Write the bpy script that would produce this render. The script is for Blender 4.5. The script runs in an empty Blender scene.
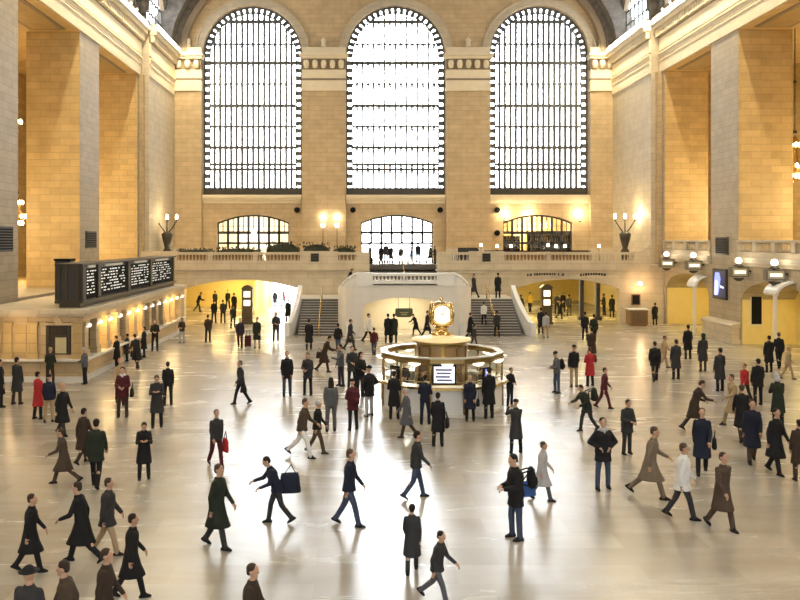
import bpy, bmesh, math, random
from mathutils import Vector, Matrix
random.seed(7)
PI = math.pi
sc = bpy.context.scene
col = sc.collection
F, VX, VY, H = 830.0, 362.0, 240.0, 6.7
XL, XR, YE, YB = -18.4, 24.3, 78.8, 66.7      # left wall, right wall, end wall, balcony front
ZB = 4.7                                      # balcony floor
def at(px, py, Y):
    return Vector(((px-VX)*Y/F, Y, H-(py-VY)*Y/F))

# ---------------------------------------------------------------- materials
MATS = {}
def nmat(name):
    m = bpy.data.materials.new(name); m.use_nodes = True
    nt = m.node_tree; b = nt.nodes['Principled BSDF']
    return m, nt, b
def plain(name, c, rough=.6, metal=0, var=.12, scale=3.0, spec=None, bump=0):
    if name in MATS: return MATS[name]
    m, nt, b = nmat(name)
    n = nt.nodes.new('ShaderNodeTexNoise'); n.inputs['Scale'].default_value = scale; n.inputs['Detail'].default_value = 5
    g = nt.nodes.new('ShaderNodeTexCoord'); nt.links.new(g.outputs['Object'], n.inputs['Vector'])
    r = nt.nodes.new('ShaderNodeMix'); r.data_type = 'RGBA'
    r.inputs['A'].default_value = (*[v*(1-var) for v in c], 1); r.inputs['B'].default_value = (*[min(1, v*(1+var)) for v in c], 1)
    nt.links.new(n.outputs['Fac'], r.inputs['Factor']); nt.links.new(r.outputs['Result'], b.inputs['Base Color'])
    b.inputs['Roughness'].default_value = rough; b.inputs['Metallic'].default_value = metal
    if spec is not None: b.inputs['Specular IOR Level'].default_value = spec
    if bump:
        bp = nt.nodes.new('ShaderNodeBump'); bp.inputs['Strength'].default_value = bump; bp.inputs['Distance'].default_value = .05
        nt.links.new(n.outputs['Fac'], bp.inputs['Height']); nt.links.new(bp.outputs['Normal'], b.inputs['Normal'])
    MATS[name] = m; return m
def emit(name, c, s):
    if name in MATS: return MATS[name]
    m, nt, b = nmat(name)
    b.inputs['Base Color'].default_value = (*c, 1); b.inputs['Emission Color'].default_value = (*c, 1)
    b.inputs['Emission Strength'].default_value = s; MATS[name] = m; return m
def stone(name, c, bw=1.5, bh=.62, var=.10, rough=.55):
    m, nt, b = nmat(name)
    g = nt.nodes.new('ShaderNodeNewGeometry'); s = nt.nodes.new('ShaderNodeSeparateXYZ'); nt.links.new(g.outputs['Position'], s.inputs[0])
    a = nt.nodes.new('ShaderNodeMath'); a.operation = 'ADD'; nt.links.new(s.outputs['X'], a.inputs[0]); nt.links.new(s.outputs['Y'], a.inputs[1])
    cm = nt.nodes.new('ShaderNodeCombineXYZ'); nt.links.new(a.outputs[0], cm.inputs['X']); nt.links.new(s.outputs['Z'], cm.inputs['Y'])
    br = nt.nodes.new('ShaderNodeTexBrick'); nt.links.new(cm.outputs[0], br.inputs['Vector'])
    br.inputs['Scale'].default_value = 1; br.inputs['Brick Width'].default_value = bw; br.inputs['Row Height'].default_value = bh
    br.inputs['Mortar Size'].default_value = .018; br.inputs['Mortar Smooth'].default_value = .3
    br.inputs['Color1'].default_value = (*[v*(1-var) for v in c], 1); br.inputs['Color2'].default_value = (*[min(1, v*(1+var)) for v in c], 1)
    br.inputs['Mortar'].default_value = (*[v*.72 for v in c], 1)
    n = nt.nodes.new('ShaderNodeTexNoise'); n.inputs['Scale'].default_value = 1.3; n.inputs['Detail'].default_value = 8
    nt.links.new(g.outputs['Position'], n.inputs['Vector'])
    cr = nt.nodes.new('ShaderNodeValToRGB'); cr.color_ramp.elements[0].position = .3; cr.color_ramp.elements[0].color = (.84, .82, .80, 1)
    cr.color_ramp.elements[1].position = .7; cr.color_ramp.elements[1].color = (1, 1, 1, 1); nt.links.new(n.outputs['Fac'], cr.inputs[0])
    mx = nt.nodes.new('ShaderNodeMix'); mx.data_type = 'RGBA'; mx.blend_type = 'MULTIPLY'; mx.inputs['Factor'].default_value = 1
    nt.links.new(br.outputs['Color'], mx.inputs['A']); nt.links.new(cr.outputs['Color'], mx.inputs['B'])
    nt.links.new(mx.outputs['Result'], b.inputs['Base Color']); b.inputs['Roughness'].default_value = rough
    bp = nt.nodes.new('ShaderNodeBump'); bp.inputs['Strength'].default_value = .35; bp.inputs['Distance'].default_value = .03; bp.invert = True
    nt.links.new(br.outputs['Fac'], bp.inputs['Height']); nt.links.new(bp.outputs['Normal'], b.inputs['Normal'])
    MATS[name] = m; return m
def floor_mat():
    m, nt, b = nmat('marble_floor')
    g = nt.nodes.new('ShaderNodeNewGeometry')
    br = nt.nodes.new('ShaderNodeTexBrick'); nt.links.new(g.outputs['Position'], br.inputs['Vector'])
    br.inputs['Scale'].default_value = 1; br.inputs['Brick Width'].default_value = 1.9; br.inputs['Row Height'].default_value = .95
    br.inputs['Mortar Size'].default_value = .012; br.inputs['Mortar Smooth'].default_value = .5
    br.inputs['Color1'].default_value = (.36, .33, .285, 1); br.inputs['Color2'].default_value = (.465, .435, .385, 1); br.inputs['Mortar'].default_value = (.43, .39, .34, 1)
    mp = nt.nodes.new('ShaderNodeMapping'); mp.inputs['Scale'].default_value = (.35, 1.1, 1); nt.links.new(g.outputs['Position'], mp.inputs['Vector'])
    n = nt.nodes.new('ShaderNodeTexNoise'); n.inputs['Scale'].default_value = .8; n.inputs['Detail'].default_value = 9; n.inputs['Distortion'].default_value = 1.2
    nt.links.new(mp.outputs[0], n.inputs['Vector'])
    cr = nt.nodes.new('ShaderNodeValToRGB'); cr.color_ramp.elements[0].position = .32; cr.color_ramp.elements[0].color = (.84, .81, .77, 1)
    cr.color_ramp.elements[1].position = .66; cr.color_ramp.elements[1].color = (1, 1, 1, 1); nt.links.new(n.outputs['Fac'], cr.inputs[0])
    mx = nt.nodes.new('ShaderNodeMix'); mx.data_type = 'RGBA'; mx.blend_type = 'MULTIPLY'; mx.inputs['Factor'].default_value = 1
    nt.links.new(br.outputs['Color'], mx.inputs['A']); nt.links.new(cr.outputs['Color'], mx.inputs['B'])
    nt.links.new(mx.outputs['Result'], b.inputs['Base Color'])
    mr = nt.nodes.new('ShaderNodeMapRange'); mr.inputs['To Min'].default_value = .2; mr.inputs['To Max'].default_value = .32
    nt.links.new(n.outputs['Fac'], mr.inputs['Value']); nt.links.new(mr.outputs[0], b.inputs['Roughness'])
    b.inputs['Specular IOR Level'].default_value = .8
    bp = nt.nodes.new('ShaderNodeBump'); bp.inputs['Strength'].default_value = .015; bp.inputs['Distance'].default_value = .02
    nt.links.new(n.outputs['Fac'], bp.inputs['Height']); nt.links.new(bp.outputs['Normal'], b.inputs['Normal'])
    return m
def glass_mat(name, gl=.08, tint=(1, 1, 1)):
    m = bpy.data.materials.new(name); m.use_nodes = True; nt = m.node_tree; nt.nodes.clear()
    o = nt.nodes.new('ShaderNodeOutputMaterial'); t = nt.nodes.new('ShaderNodeBsdfTransparent'); g = nt.nodes.new('ShaderNodeBsdfGlossy')
    t.inputs['Color'].default_value = (*tint, 1); g.inputs['Roughness'].default_value = .05
    mx = nt.nodes.new('ShaderNodeMixShader'); mx.inputs[0].default_value = gl
    nt.links.new(t.outputs[0], mx.inputs[1]); nt.links.new(g.outputs[0], mx.inputs[2]); nt.links.new(mx.outputs[0], o.inputs[0])
    MATS[name] = m; return m
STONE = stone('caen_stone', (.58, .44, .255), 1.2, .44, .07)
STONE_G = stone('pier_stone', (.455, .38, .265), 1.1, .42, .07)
STONE_P = stone('pale_stone', (.62, .54, .40), 1.4, .6, .04)
STONE_W = stone('warm_stone', (.60, .43, .19), 1.3, .46, .11)
TRIM = plain('carved_cream_stone', (.78, .68, .49), .6, var=.1, scale=2)
TRIMD = plain('shaded_groove_stone', (.26, .20, .13), .7)  # trim stone darkened to stand in for shade in grooves and recesses
MARBLE = plain('grey_white_marble', (.74, .72, .68), .35, var=.12, scale=1.5)
MARBLEW = plain('white_marble', (.80, .80, .78), .35, var=.06, scale=2)
STEP = plain('dark_stair_stone', (.13, .115, .10), .6, var=.25, scale=5)
BRONZE = plain('dark_bronze', (.075, .065, .05), .45, .6)
IRON = plain('window_iron', (.11, .11, .105), .55, .2)
BRASS = plain('polished_brass', (.70, .50, .20), .25, .95)
BRASSD = plain('aged_brass', (.33, .24, .10), .35, .8)
BLACK = plain('black_panel', (.012, .012, .013), .8, spec=.1)
DGREY = plain('dark_grey_metal', (.05, .05, .05), .4, .3)
YEL = plain('yellow_plaster', (.80, .65, .27), .6, var=.08)
CREAM = plain('cream_plaster', (.80, .72, .55), .6, var=.06)
VAULT = plain('vault_plaster', (.30, .235, .165), .75, var=.6, scale=.55, bump=.4)
VAULTC = plain('vault_ceiling_paint', (.33, .31, .26), .8, var=.15, scale=.4)
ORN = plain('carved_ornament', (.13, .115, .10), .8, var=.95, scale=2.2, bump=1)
WOOD = plain('brown_wood', (.22, .12, .05), .45, var=.25, scale=6)
LEAF = plain('dark_hedge_leaf', (.035, .04, .02), .7, var=.5, scale=8)
GLASS = glass_mat('clear_glass', .07)
GLASSB = glass_mat('booth_glass', .12, (.93, .97, .93))
FLOORM = floor_mat()
BULB = emit('warm_bulb', (1, .80, .48), 12)
BULBW = emit('white_globe', (1, .93, .78), 3)
GLOW = emit('ticket_window_glow', (1, .70, .28), 1.6)
GLOWC = emit('cream_lit_panel', (1, .90, .62), 1.1)
SCREENW = emit('white_screen', (.85, .90, 1), .7)
SCREENB = emit('blue_screen', (.12, .16, .45), 1.3)
SCREENL = emit('lilac_screen_shape', (.62, .60, .95), 1.6)
TEXTW = emit('board_letters', (.85, .88, .84), .38)
DIAL = emit('opal_clock_dial', (1, .92, .70), .95)

# ---------------------------------------------------------------- mesh builder
class MB:
    def __init__(s): s.v = []; s.f = []; s.m = []; s.sm = []; s.mi = 0; s.M = None
    def add(s, vs, fs, smooth=False):
        o = len(s.v)
        for v in vs: s.v.append(tuple(s.M @ Vector(v)) if s.M else tuple(v))
        for f in fs: s.f.append(tuple(i+o for i in f)); s.m.append(s.mi); s.sm.append(smooth)
        return s
    def box(s, x0, x1, y0, y1, z0, z1):
        if x0 > x1: x0, x1 = x1, x0
        if y0 > y1: y0, y1 = y1, y0
        vs = [(x, y, z) for z in (z0, z1) for (x, y) in ((x0, y0), (x1, y0), (x1, y1), (x0, y1))]
        return s.add(vs, [(3, 2, 1, 0), (4, 5, 6, 7), (0, 1, 5, 4), (1, 2, 6, 5), (2, 3, 7, 6), (3, 0, 4, 7)])
    def lathe(s, prof, cx=0, cy=0, n=16, smooth=True, a0=0):
        vs = []; fs = []
        for r, z in prof:
            for i in range(n):
                a = a0+2*PI*i/n; vs.append((cx+r*math.cos(a), cy+r*math.sin(a), z))
        for k in range(len(prof)-1):
            for i in range(n):
                j = (i+1) % n; fs.append((k*n+i, k*n+j, (k+1)*n+j, (k+1)*n+i))
        fs.append(tuple(range(n))[::-1]); fs.append(tuple((len(prof)-1)*n+i for i in range(n)))
        return s.add(vs, fs, smooth)
    def tube(s, p0, p1, r0, r1=None, n=8, smooth=True):
        r1 = r0 if r1 is None else r1
        p0 = Vector(p0); p1 = Vector(p1); d = (p1-p0)
        if d.length < 1e-6: return s
        q = d.to_track_quat('Z', 'Y'); vs = []
        for p, r in ((p0, r0), (p1, r1)):
            for i in range(n):
                a = 2*PI*i/n; vs.append(p+q @ Vector((r*math.cos(a), r*math.sin(a), 0)))
        return s.add(vs, [(i, (i+1) % n, n+(i+1) % n, n+i) for i in range(n)]+[tuple(range(n))[::-1], tuple(range(n, 2*n))], smooth)
    def ball(s, c, rx, ry=None, rz=None, n=12, k=8):
        ry = rx if ry is None else ry; rz = rx if rz is None else rz; vs = [(c[0], c[1], c[2]-rz)]; fs = []
        for j in range(1, k):
            t = -PI/2+PI*j/k
            for i in range(n):
                a = 2*PI*i/n; vs.append((c[0]+rx*math.cos(t)*math.cos(a), c[1]+ry*math.cos(t)*math.sin(a), c[2]+rz*math.sin(t)))
        vs.append((c[0], c[1], c[2]+rz)); L = len(vs)-1
        for i in range(n): fs.append((0, 1+(i+1) % n, 1+i)); fs.append((L, L-n+i, L-n+(i+1) % n))
        for j in range(k-2):
            for i in range(n):
                a = 1+j*n+i; b = 1+j*n+(i+1) % n; fs.append((a, b, b+n, a+n))
        return s.add(vs, fs, True)
    def loft(s, rings, n=16):
        vs = []; fs = []
        for (x, y, z, rx, ry) in rings:
            for i in range(n):
                a = 2*PI*i/n; vs.append((x+rx*math.cos(a), y+ry*math.sin(a), z))
        for k in range(len(rings)-1):
            for i in range(n):
                j = (i+1) % n; fs.append((k*n+i, k*n+j, (k+1)*n+j, (k+1)*n+i))
        fs.append(tuple(range(n))[::-1]); fs.append(tuple((len(rings)-1)*n+i for i in range(n)))
        return s.add(vs, fs, True)
    def prism(s, pts, fn, d0, d1):
        """outline pts (u,v) extruded between depths; fn(u,v,d)->xyz"""
        n = len(pts); vs = [fn(u, v, d0) for u, v in pts]+[fn(u, v, d1) for u, v in pts]
        return s.add(vs, [tuple(range(n))[::-1], tuple(range(n, 2*n))]+[(i, (i+1) % n, n+(i+1) % n, n+i) for i in range(n)])
    def build(s, name, mats, parent=None, fix=True):
        me = bpy.data.meshes.new(name); me.from_pydata(s.v, [], s.f)
        if not isinstance(mats, (list, tuple)): mats = [mats]
        for m in mats: me.materials.append(m)
        me.polygons.foreach_set('material_index', s.m); me.polygons.foreach_set('use_smooth', s.sm)
        if fix:
            bm = bmesh.new(); bm.from_mesh(me); bmesh.ops.recalc_face_normals(bm, faces=bm.faces); bm.to_mesh(me); bm.free()
        me.update()
        o = bpy.data.objects.new(name, me); col.objects.link(o)
        if parent:
            o.parent = parent
            o.location = -Vector(parent.get('_o', (0, 0, 0)))
        return o
def tag(o, label=None, cat=None, group=None, kind=None):
    if label: o['label'] = label
    if cat: o['category'] = cat
    if group: o['group'] = group
    if kind: o['kind'] = kind
    return o
ORG = {}
def thing(name, loc, label, cat, group=None, rz=0):
    """Empty at the base; parts are built in the empty's local frame"""
    o = bpy.data.objects.new(name, None); col.objects.link(o); o.location = loc; o.rotation_euler.z = rz
    return tag(o, label, cat, group)
def local(loc):
    m = MB(); m.M = Matrix.Translation(-Vector(loc)); return m
def struct(o): o['kind'] = 'structure'; return o
def copy_tree(o, parent=None):
    c = o.copy(); col.objects.link(c)
    if parent is not None: c.parent = parent
    for ch in list(o.children): copy_tree(ch, c)
    return c

def light(kind, loc, energy, color=(1, .8, .5), size=.5, rot=None, **kw):
    d = bpy.data.lights.new(kind.lower()+'_light', kind); d.energy = energy; d.color = color
    if kind == 'AREA': d.size = size
    elif kind in ('POINT', 'SPOT'): d.shadow_soft_size = size
    for k, v in kw.items(): setattr(d, k, v)
    o = bpy.data.objects.new('lamp_light', d); col.objects.link(o); o.location = loc
    if rot: o.rotation_euler = rot
    return o

# ---------------------------------------------------------------- pierced walls
def arch_top(u, u0, u1, zs, rise):
    c = (u0+u1)/2; a = (u1-u0)/2; t = max(0, 1-((u-c)/a)**2)
    return zs+rise*math.sqrt(t)
def seg_top(u, u0, u1, zs, rise):
    c = (u0+u1)/2; a = (u1-u0)/2; return zs+rise*(1-((u-c)/a)**2)
def pierced(mb, axis, plane, u0, u1, z0, z1, ops, thick, seg=20):
    """ops: (ua, ub, zbottom, zspring, rise, kind). thickness goes to plane+thick"""
    P = (lambda u, z, d: (u, plane+d, z)) if axis == 'x' else (lambda u, z, d: (plane+d, u, z))
    top = lambda o, u: (o[3] if not o[4] else (seg_top if o[5] == 'seg' else arch_top)(u, o[0], o[1], o[3], o[4]))
    br = {u0, u1}
    for o in ops:
        br.add(o[0]); br.add(o[1])
        if o[4]:
            for k in range(1, seg):
                br.add((o[0]+o[1])/2-(o[1]-o[0])/2*math.cos(PI*k/seg))
    br = sorted(b for b in br if u0-1e-6 <= b <= u1+1e-6)
    for a, b in zip(br, br[1:]):
        if b-a < 1e-6: continue
        mid = (a+b)/2; act = sorted([o for o in ops if o[0] < mid < o[1]], key=lambda o: o[2])
        za, zb = z0, z0
        spans = []
        for o in act:
            spans.append((za, o[2], zb, o[2])); za, zb = top(o, a), top(o, b)
        spans.append((za, z1, zb, z1))
        for (p, q, r, t) in spans:
            if q-p < 1e-6 and t-r < 1e-6: continue
            mb.add([P(a, p, 0), P(b, r, 0), P(b, t, 0), P(a, q, 0)], [(0, 1, 2, 3)])
            mb.add([P(a, p, thick), P(b, r, thick), P(b, t, thick), P(a, q, thick)], [(3, 2, 1, 0)])
        for o in act:
            mb.add([P(a, top(o, a), 0), P(b, top(o, b), 0), P(b, top(o, b), thick), P(a, top(o, a), thick)], [(0, 1, 2, 3)])
            if o[2] > z0: mb.add([P(a, o[2], 0), P(b, o[2], 0), P(b, o[2], thick), P(a, o[2], thick)], [(3, 2, 1, 0)])
    for o in ops:
        for u in (o[0], o[1]):
            mb.add([P(u, o[2], 0), P(u, o[3], 0), P(u, o[3], thick), P(u, o[2], thick)], [(0, 1, 2, 3)])
    for u in (u0, u1):
        mb.add([P(u, z0, 0), P(u, z1, 0), P(u, z1, thick), P(u, z0, thick)], [(0, 1, 2, 3)])
    mb.add([P(u0, z1, 0), P(u1, z1, 0), P(u1, z1, thick), P(u0, z1, thick)], [(0, 1, 2, 3)])
    return mb

# ================================================================= THE SHELL
f = MB(); f.box(-30, 36, -14, 96, -.4, 0); struct(f.build('floor', FLOORM))
WC = [-10.4, 3.2, 16.8]; WR = 4.7; ZS, ZSP = 10.97, 24.26
LOW = [(-13.76, -6.93), (-.1, 6.74), (13.4, 20.0)]
ops = [(c-WR, c+WR, ZS, ZSP, WR, 'arc') for c in WC]+[(a, b, ZB, 8.35, .75, 'seg') for a, b in LOW]
m = MB(); pierced(m, 'x', YE, XL-.2, XR+.2, ZB-.6, 40, ops, 1.0); struct(m.build('wall_west', STONE, fix=False))
m = MB(); pierced(m, 'x', -12, XL-.2, XR+.2, 0, 40, [(c-WR, c+WR, ZS, ZSP, WR, 'arc') for c in WC]+[(c-2.5, c+2.5, .0, 3.5, 1, 'seg') for c in WC], -1.0)
struct(m.build('wall_east', STONE, fix=False))
# arch surrounds (moulded rings round each big window)
def ring_outline(c, r0, r1, zb, zs, n=28):
    out = [(c-r1, zb)]+[(c-r1*math.cos(PI*k/n), zs+r1*math.sin(PI*k/n)) for k in range(n+1)]+[(c+r1, zb)]
    inn = [(c+r0, zb)]+[(c+r0*math.cos(PI*k/n), zs+r0*math.sin(PI*k/n)) for k in range(n+1)]+[(c-r0, zb)]
    return out, inn[::-1]
def ring(mb, c, r0, r1, zb, zs, fn, d0, d1, n=28):
    o, i = ring_outline(c, r0, r1, zb, zs, n)
    for k in range(len(o)-1):
        mb.prism([o[k], o[k+1], i[k+1], i[k]], fn, d0, d1)
fx = lambda u, v, d: (u, YE+d, v)
k = 0
for c in WC:
    k += 1
    m = MB(); ring(m, c, WR, WR+.28, ZSP-.1, ZSP, fx, -.22, .0); ring(m, c, WR+.28, WR+.62, ZSP-.1, ZSP, fx, -.12, .0); ring(m, c, WR+.62, WR+.74, ZSP-.1, ZSP, fx, -.2, .0)
    struct(m.build('trim_%d' % k, STONE_P))
# big windows: iron frame, mullions, transoms, bead border, glass
def big_window(idx, c, Yw, full=True):
    loc = (c, Yw, ZS); t = thing('window_%d' % idx, loc, None, None); struct(t)
    fn = lambda u, v, d: (u, Yw+d, v)
    g = local(loc); n = 28
    out = [(c-WR, ZS)]+[(c-WR*math.cos(PI*j/n), ZSP+WR*math.sin(PI*j/n)) for j in range(n+1)]+[(c+WR, ZS)]
    g.prism(out, fn, .34, .36); g.build('glass', GLASS, t)
    b = local(loc)
    ring(b, c, WR-.16, WR, ZS, ZSP, fn, .1, .3); ring(b, c, WR-.66, WR-.52, ZS, ZSP, fn, .1, .3)
    step = .72; z = ZS+.9
    while z < ZSP:
        for sg in (-1, 1): b.box(c+sg*(WR-.56), c+sg*(WR-.08), Yw+.12, Yw+.28, z, z+.42)
        z += step
    for j in range(1, 24):
        a = PI*j/24; r = WR-.32; p = Vector((c+r*math.cos(a), Yw+.2, ZSP+r*math.sin(a))); q = Vector((math.sin(a), 0, -math.cos(a)))*.19; w = Vector((math.cos(a), 0, math.sin(a)))*.24
        vs = [p+sx*q+sy*w+Vector((0, d, 0)) for d in (-.08, .08) for sx, sy in ((-1, -1), (1, -1), (1, 1), (-1, 1))]
        b.add(vs, [(3, 2, 1, 0), (4, 5, 6, 7), (0, 1, 5, 4), (1, 2, 6, 5), (2, 3, 7, 6), (3, 0, 4, 7)])
    b.build('bead_border', IRON, t)
    mu = local(loc); R = WR-.58
    for j in range(-7, 8):
        x = c+j*.525; h = ZSP+math.sqrt(max(0, R*R-(x-c)**2)); w = .085 if abs(c-3.2) < 1 else .12
        mu.box(x-w, x+w, Yw+.14, Yw+.3, ZS, h)
        if full: mu.box(x-.05, x+.05, Yw+.62, Yw+.68, ZS, h)
    mu.build('mullion', IRON, t)
    tr = local(loc)
    for py, hh in ((20.5, .16), (43, .08), (62, .15), (83, .08), (105, .14), (126, .10), (147, .14), (164, .12), (169, .12)):
        z = H-(py-VY)*YE/F; r = R if z < ZSP else math.sqrt(max(.01, R*R-(z-ZSP)**2))
        tr.box(c-r, c+r, Yw+.12, Yw+.3, z-hh, z+hh)
        for j in range(-7, 8):
            if abs(j*.525) < r-.1: tr.box(c+j*.525-.12, c+j*.525+.12, Yw+.08, Yw+.3, z-hh-.3, z)
    tr.build('transom', IRON, t)
    gr = local(loc); gr.box(c-WR+.05, c+WR-.05, Yw+.05, Yw+.3, ZS, ZS+.72)
    for j in range(34): gr.box(c-WR+.15+j*.275, c-WR+.25+j*.275, Yw, Yw+.06, ZS+.05, ZS+.7)
    gr.build('sill_grille', BRONZE, t)
for i, c in enumerate(WC): big_window(i+1, c, YE+.3)
for i, c in enumerate(WC): big_window(i+4, c, -12.9, False)
# window ledges, pilasters and capitals on the west wall
k = 3
PIL = [(-17.7, -15.15), (-5.65, -1.55), (7.95, 12.1), (21.55, 23.7)]
for c in WC:
    k += 1; m = MB(); m.box(c-WR, c+WR, YE-.55, YE, ZS-.3, ZS); m.box(c-WR, c+WR, YE-.35, YE, ZS-.5, ZS-.3); m.box(c-WR, c+WR, YE-.12, YE, ZS-.8, ZS-.5)
    struct(m.build('trim_%d' % k, TRIM))
for a, b in PIL:
    k += 1; m = MB(); m.box(a, b, YE-.55, YE+.001, ZB, 21.1); m.mi = 1
    m.box(a-.05, b+.05, YE-.75, YE, ZB, ZB+1.2); struct(m.build('trim_%d' % k, [STONE, STONE_P]))
    k += 1; m = MB()
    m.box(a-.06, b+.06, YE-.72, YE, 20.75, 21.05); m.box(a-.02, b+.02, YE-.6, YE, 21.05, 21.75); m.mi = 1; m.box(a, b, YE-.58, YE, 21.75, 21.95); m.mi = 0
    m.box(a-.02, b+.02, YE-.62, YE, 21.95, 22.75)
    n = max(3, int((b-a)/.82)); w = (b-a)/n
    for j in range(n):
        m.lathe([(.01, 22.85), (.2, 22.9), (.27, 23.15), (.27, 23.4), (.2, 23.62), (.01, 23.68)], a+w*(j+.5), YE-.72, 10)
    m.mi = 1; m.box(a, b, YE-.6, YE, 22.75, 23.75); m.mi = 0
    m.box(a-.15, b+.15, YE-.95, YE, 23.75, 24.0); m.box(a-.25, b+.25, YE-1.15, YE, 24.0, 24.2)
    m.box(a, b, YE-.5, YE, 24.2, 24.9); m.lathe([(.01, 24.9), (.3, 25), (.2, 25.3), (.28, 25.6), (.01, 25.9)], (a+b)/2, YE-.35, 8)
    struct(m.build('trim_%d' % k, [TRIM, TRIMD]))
# side walls
LB = [(44.4, 54.2), (58.1, 68.0)]; RB = [(44.3, 53.6), (57.8, 66.7)]
near = [(30.8, 40.4), (17.2, 26.8), (3.6, 13.2)]
ZO = 20.35
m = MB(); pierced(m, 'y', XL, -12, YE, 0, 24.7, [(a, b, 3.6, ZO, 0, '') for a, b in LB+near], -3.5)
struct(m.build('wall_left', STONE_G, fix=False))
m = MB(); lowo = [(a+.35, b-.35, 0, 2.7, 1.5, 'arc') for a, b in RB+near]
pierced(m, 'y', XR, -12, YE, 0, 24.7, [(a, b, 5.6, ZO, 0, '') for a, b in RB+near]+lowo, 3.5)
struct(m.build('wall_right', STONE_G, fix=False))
# warm stone facing of the deep reveals of every loggia opening, and its coffered soffit
for side, B, z0 in ((-1, LB+near, 3.6), (1, RB+near, 5.6)):
    X = XL if side < 0 else XR
    for a, b in B:
        k += 1; m = MB()
        for y, s in ((a, 1), (b, -1)): m.box(X+side*.02, X+side*3.5, y, y+s*.05, z0, ZO)
        m.box(X+side*.02, X+side*3.5, a+.05, b-.05, ZO-.05, ZO)
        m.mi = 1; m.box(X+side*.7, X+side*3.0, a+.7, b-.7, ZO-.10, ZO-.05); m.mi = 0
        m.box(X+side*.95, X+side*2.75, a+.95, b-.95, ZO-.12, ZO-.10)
        struct(m.build('trim_%d' % k, [STONE_W, TRIMD]))
# outer loggia rooms
for nm, x0, x1, zf in (('loggia_left', -29.5, XL-3.5, 3.6), ('loggia_right', XR+3.5, 35.5, 5.6)):
    m = MB(); out = x0 if nm == 'loggia_left' else x1
    m.box(x0, x1, -12, YE, zf-.3, zf); m.box(x0, x1, -12, YE, 21.0, 21.3); m.box(out-.2, out+.2, -12, YE, 0, 21.2); m.box(x0, x1, YE-.3, YE, 0, 21.2); m.box(x0, x1, -12.3, -12, 0, 21.2)
    struct(m.build('wall_'+nm, STONE_W))
m = MB(); m.box(XR+.02, XR+3.5, 0, 53.6, 5.3, 5.6); m.box(XR+.02, XR+3.5, 57.8, 66.7, 5.3, 5.6); struct(m.build('floor_loggia_right', STONE_P))
# entablature on both side walls, breaking forward over the broad end piers
def entab(mb, X, s, y0, y1, dent=True):
    mb.mi = 0; mb.box(X, X-s*.10, y0, y1, 20.35+.0, 21.2); mb.box(X, X-s*.16, y0, y1, 21.2, 21.32); mb.box(X, X-s*.13, y0, y1, 21.4, 21.75); mb.box(X, X-s*.24, y0, y1, 21.75, 21.9)
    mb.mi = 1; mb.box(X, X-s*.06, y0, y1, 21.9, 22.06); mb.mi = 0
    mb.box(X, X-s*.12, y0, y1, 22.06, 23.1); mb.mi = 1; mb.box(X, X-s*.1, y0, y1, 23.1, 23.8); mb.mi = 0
    if dent:
        y = y0+.1
        while y < y1-.25: mb.box(X, X-s*.42, y, y+.26, 23.22, 23.78); y += .44
    mb.box(X, X-s*.62, y0, y1, 23.8, 24.1); mb.mi = 2; mb.box(X, X-s*.85, y0, y1, 24.1, 24.4); mb.box(X, X-s*.7, y0, y1, 24.4, 24.7)
for s, X, B in ((-1, XL, LB), (1, XR, RB)):
    m = MB(); ye = B[-1][1]+.9
    entab(m, X, s, -12, ye)
    entab(m, X-s*.65, s, ye+.3, YE-.55)
    k += 1; struct(m.build('trim_%d' % k, [TRIM, TRIMD, MARBLE]))
    k += 1; m = MB(); m.box(X, X-s*.65, ye+.3, YE, ZB, 24.1); m.mi = 1; m.box(X, X-s*.3, ye-.35, ye+.3, ZB, 20.4)
    struct(m.build('trim_%d' % k, [STONE_P, STONE]))
# ceiling: barrel vault crossed by side lunettes (a groin vault height field)
CX = (XL+XR)/2; A = (XR-XL)/2
LUN = [(73.4, 4.3)]+[(62.3-13.6*i, 4.4) for i in range(6)]
ZV = 24.7
def vz(x, y):
    v = ZV+12.5*math.sqrt(max(0, 1-((x-CX)/A)**2))
    for yc, r in LUN:
        d = abs(y-yc)
        if d < r: v = max(v, ZV+.6+1.25*math.sqrt(r*r-d*d))
    return v
xs = [CX-A*math.cos(PI*i/72) for i in range(73)]; ys = [-12+(YE+12)*j/260 for j in range(261)]
m = MB(); vs = [(x, y, vz(x, y)) for y in ys for x in xs]; n = len(xs)
m.add(vs, [(j*n+i, j*n+i+1, (j+1)*n+i+1, (j+1)*n+i) for j in range(len(ys)-1) for i in range(n-1)])
struct(m.build('ceiling', VAULTC, fix=False))
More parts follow.
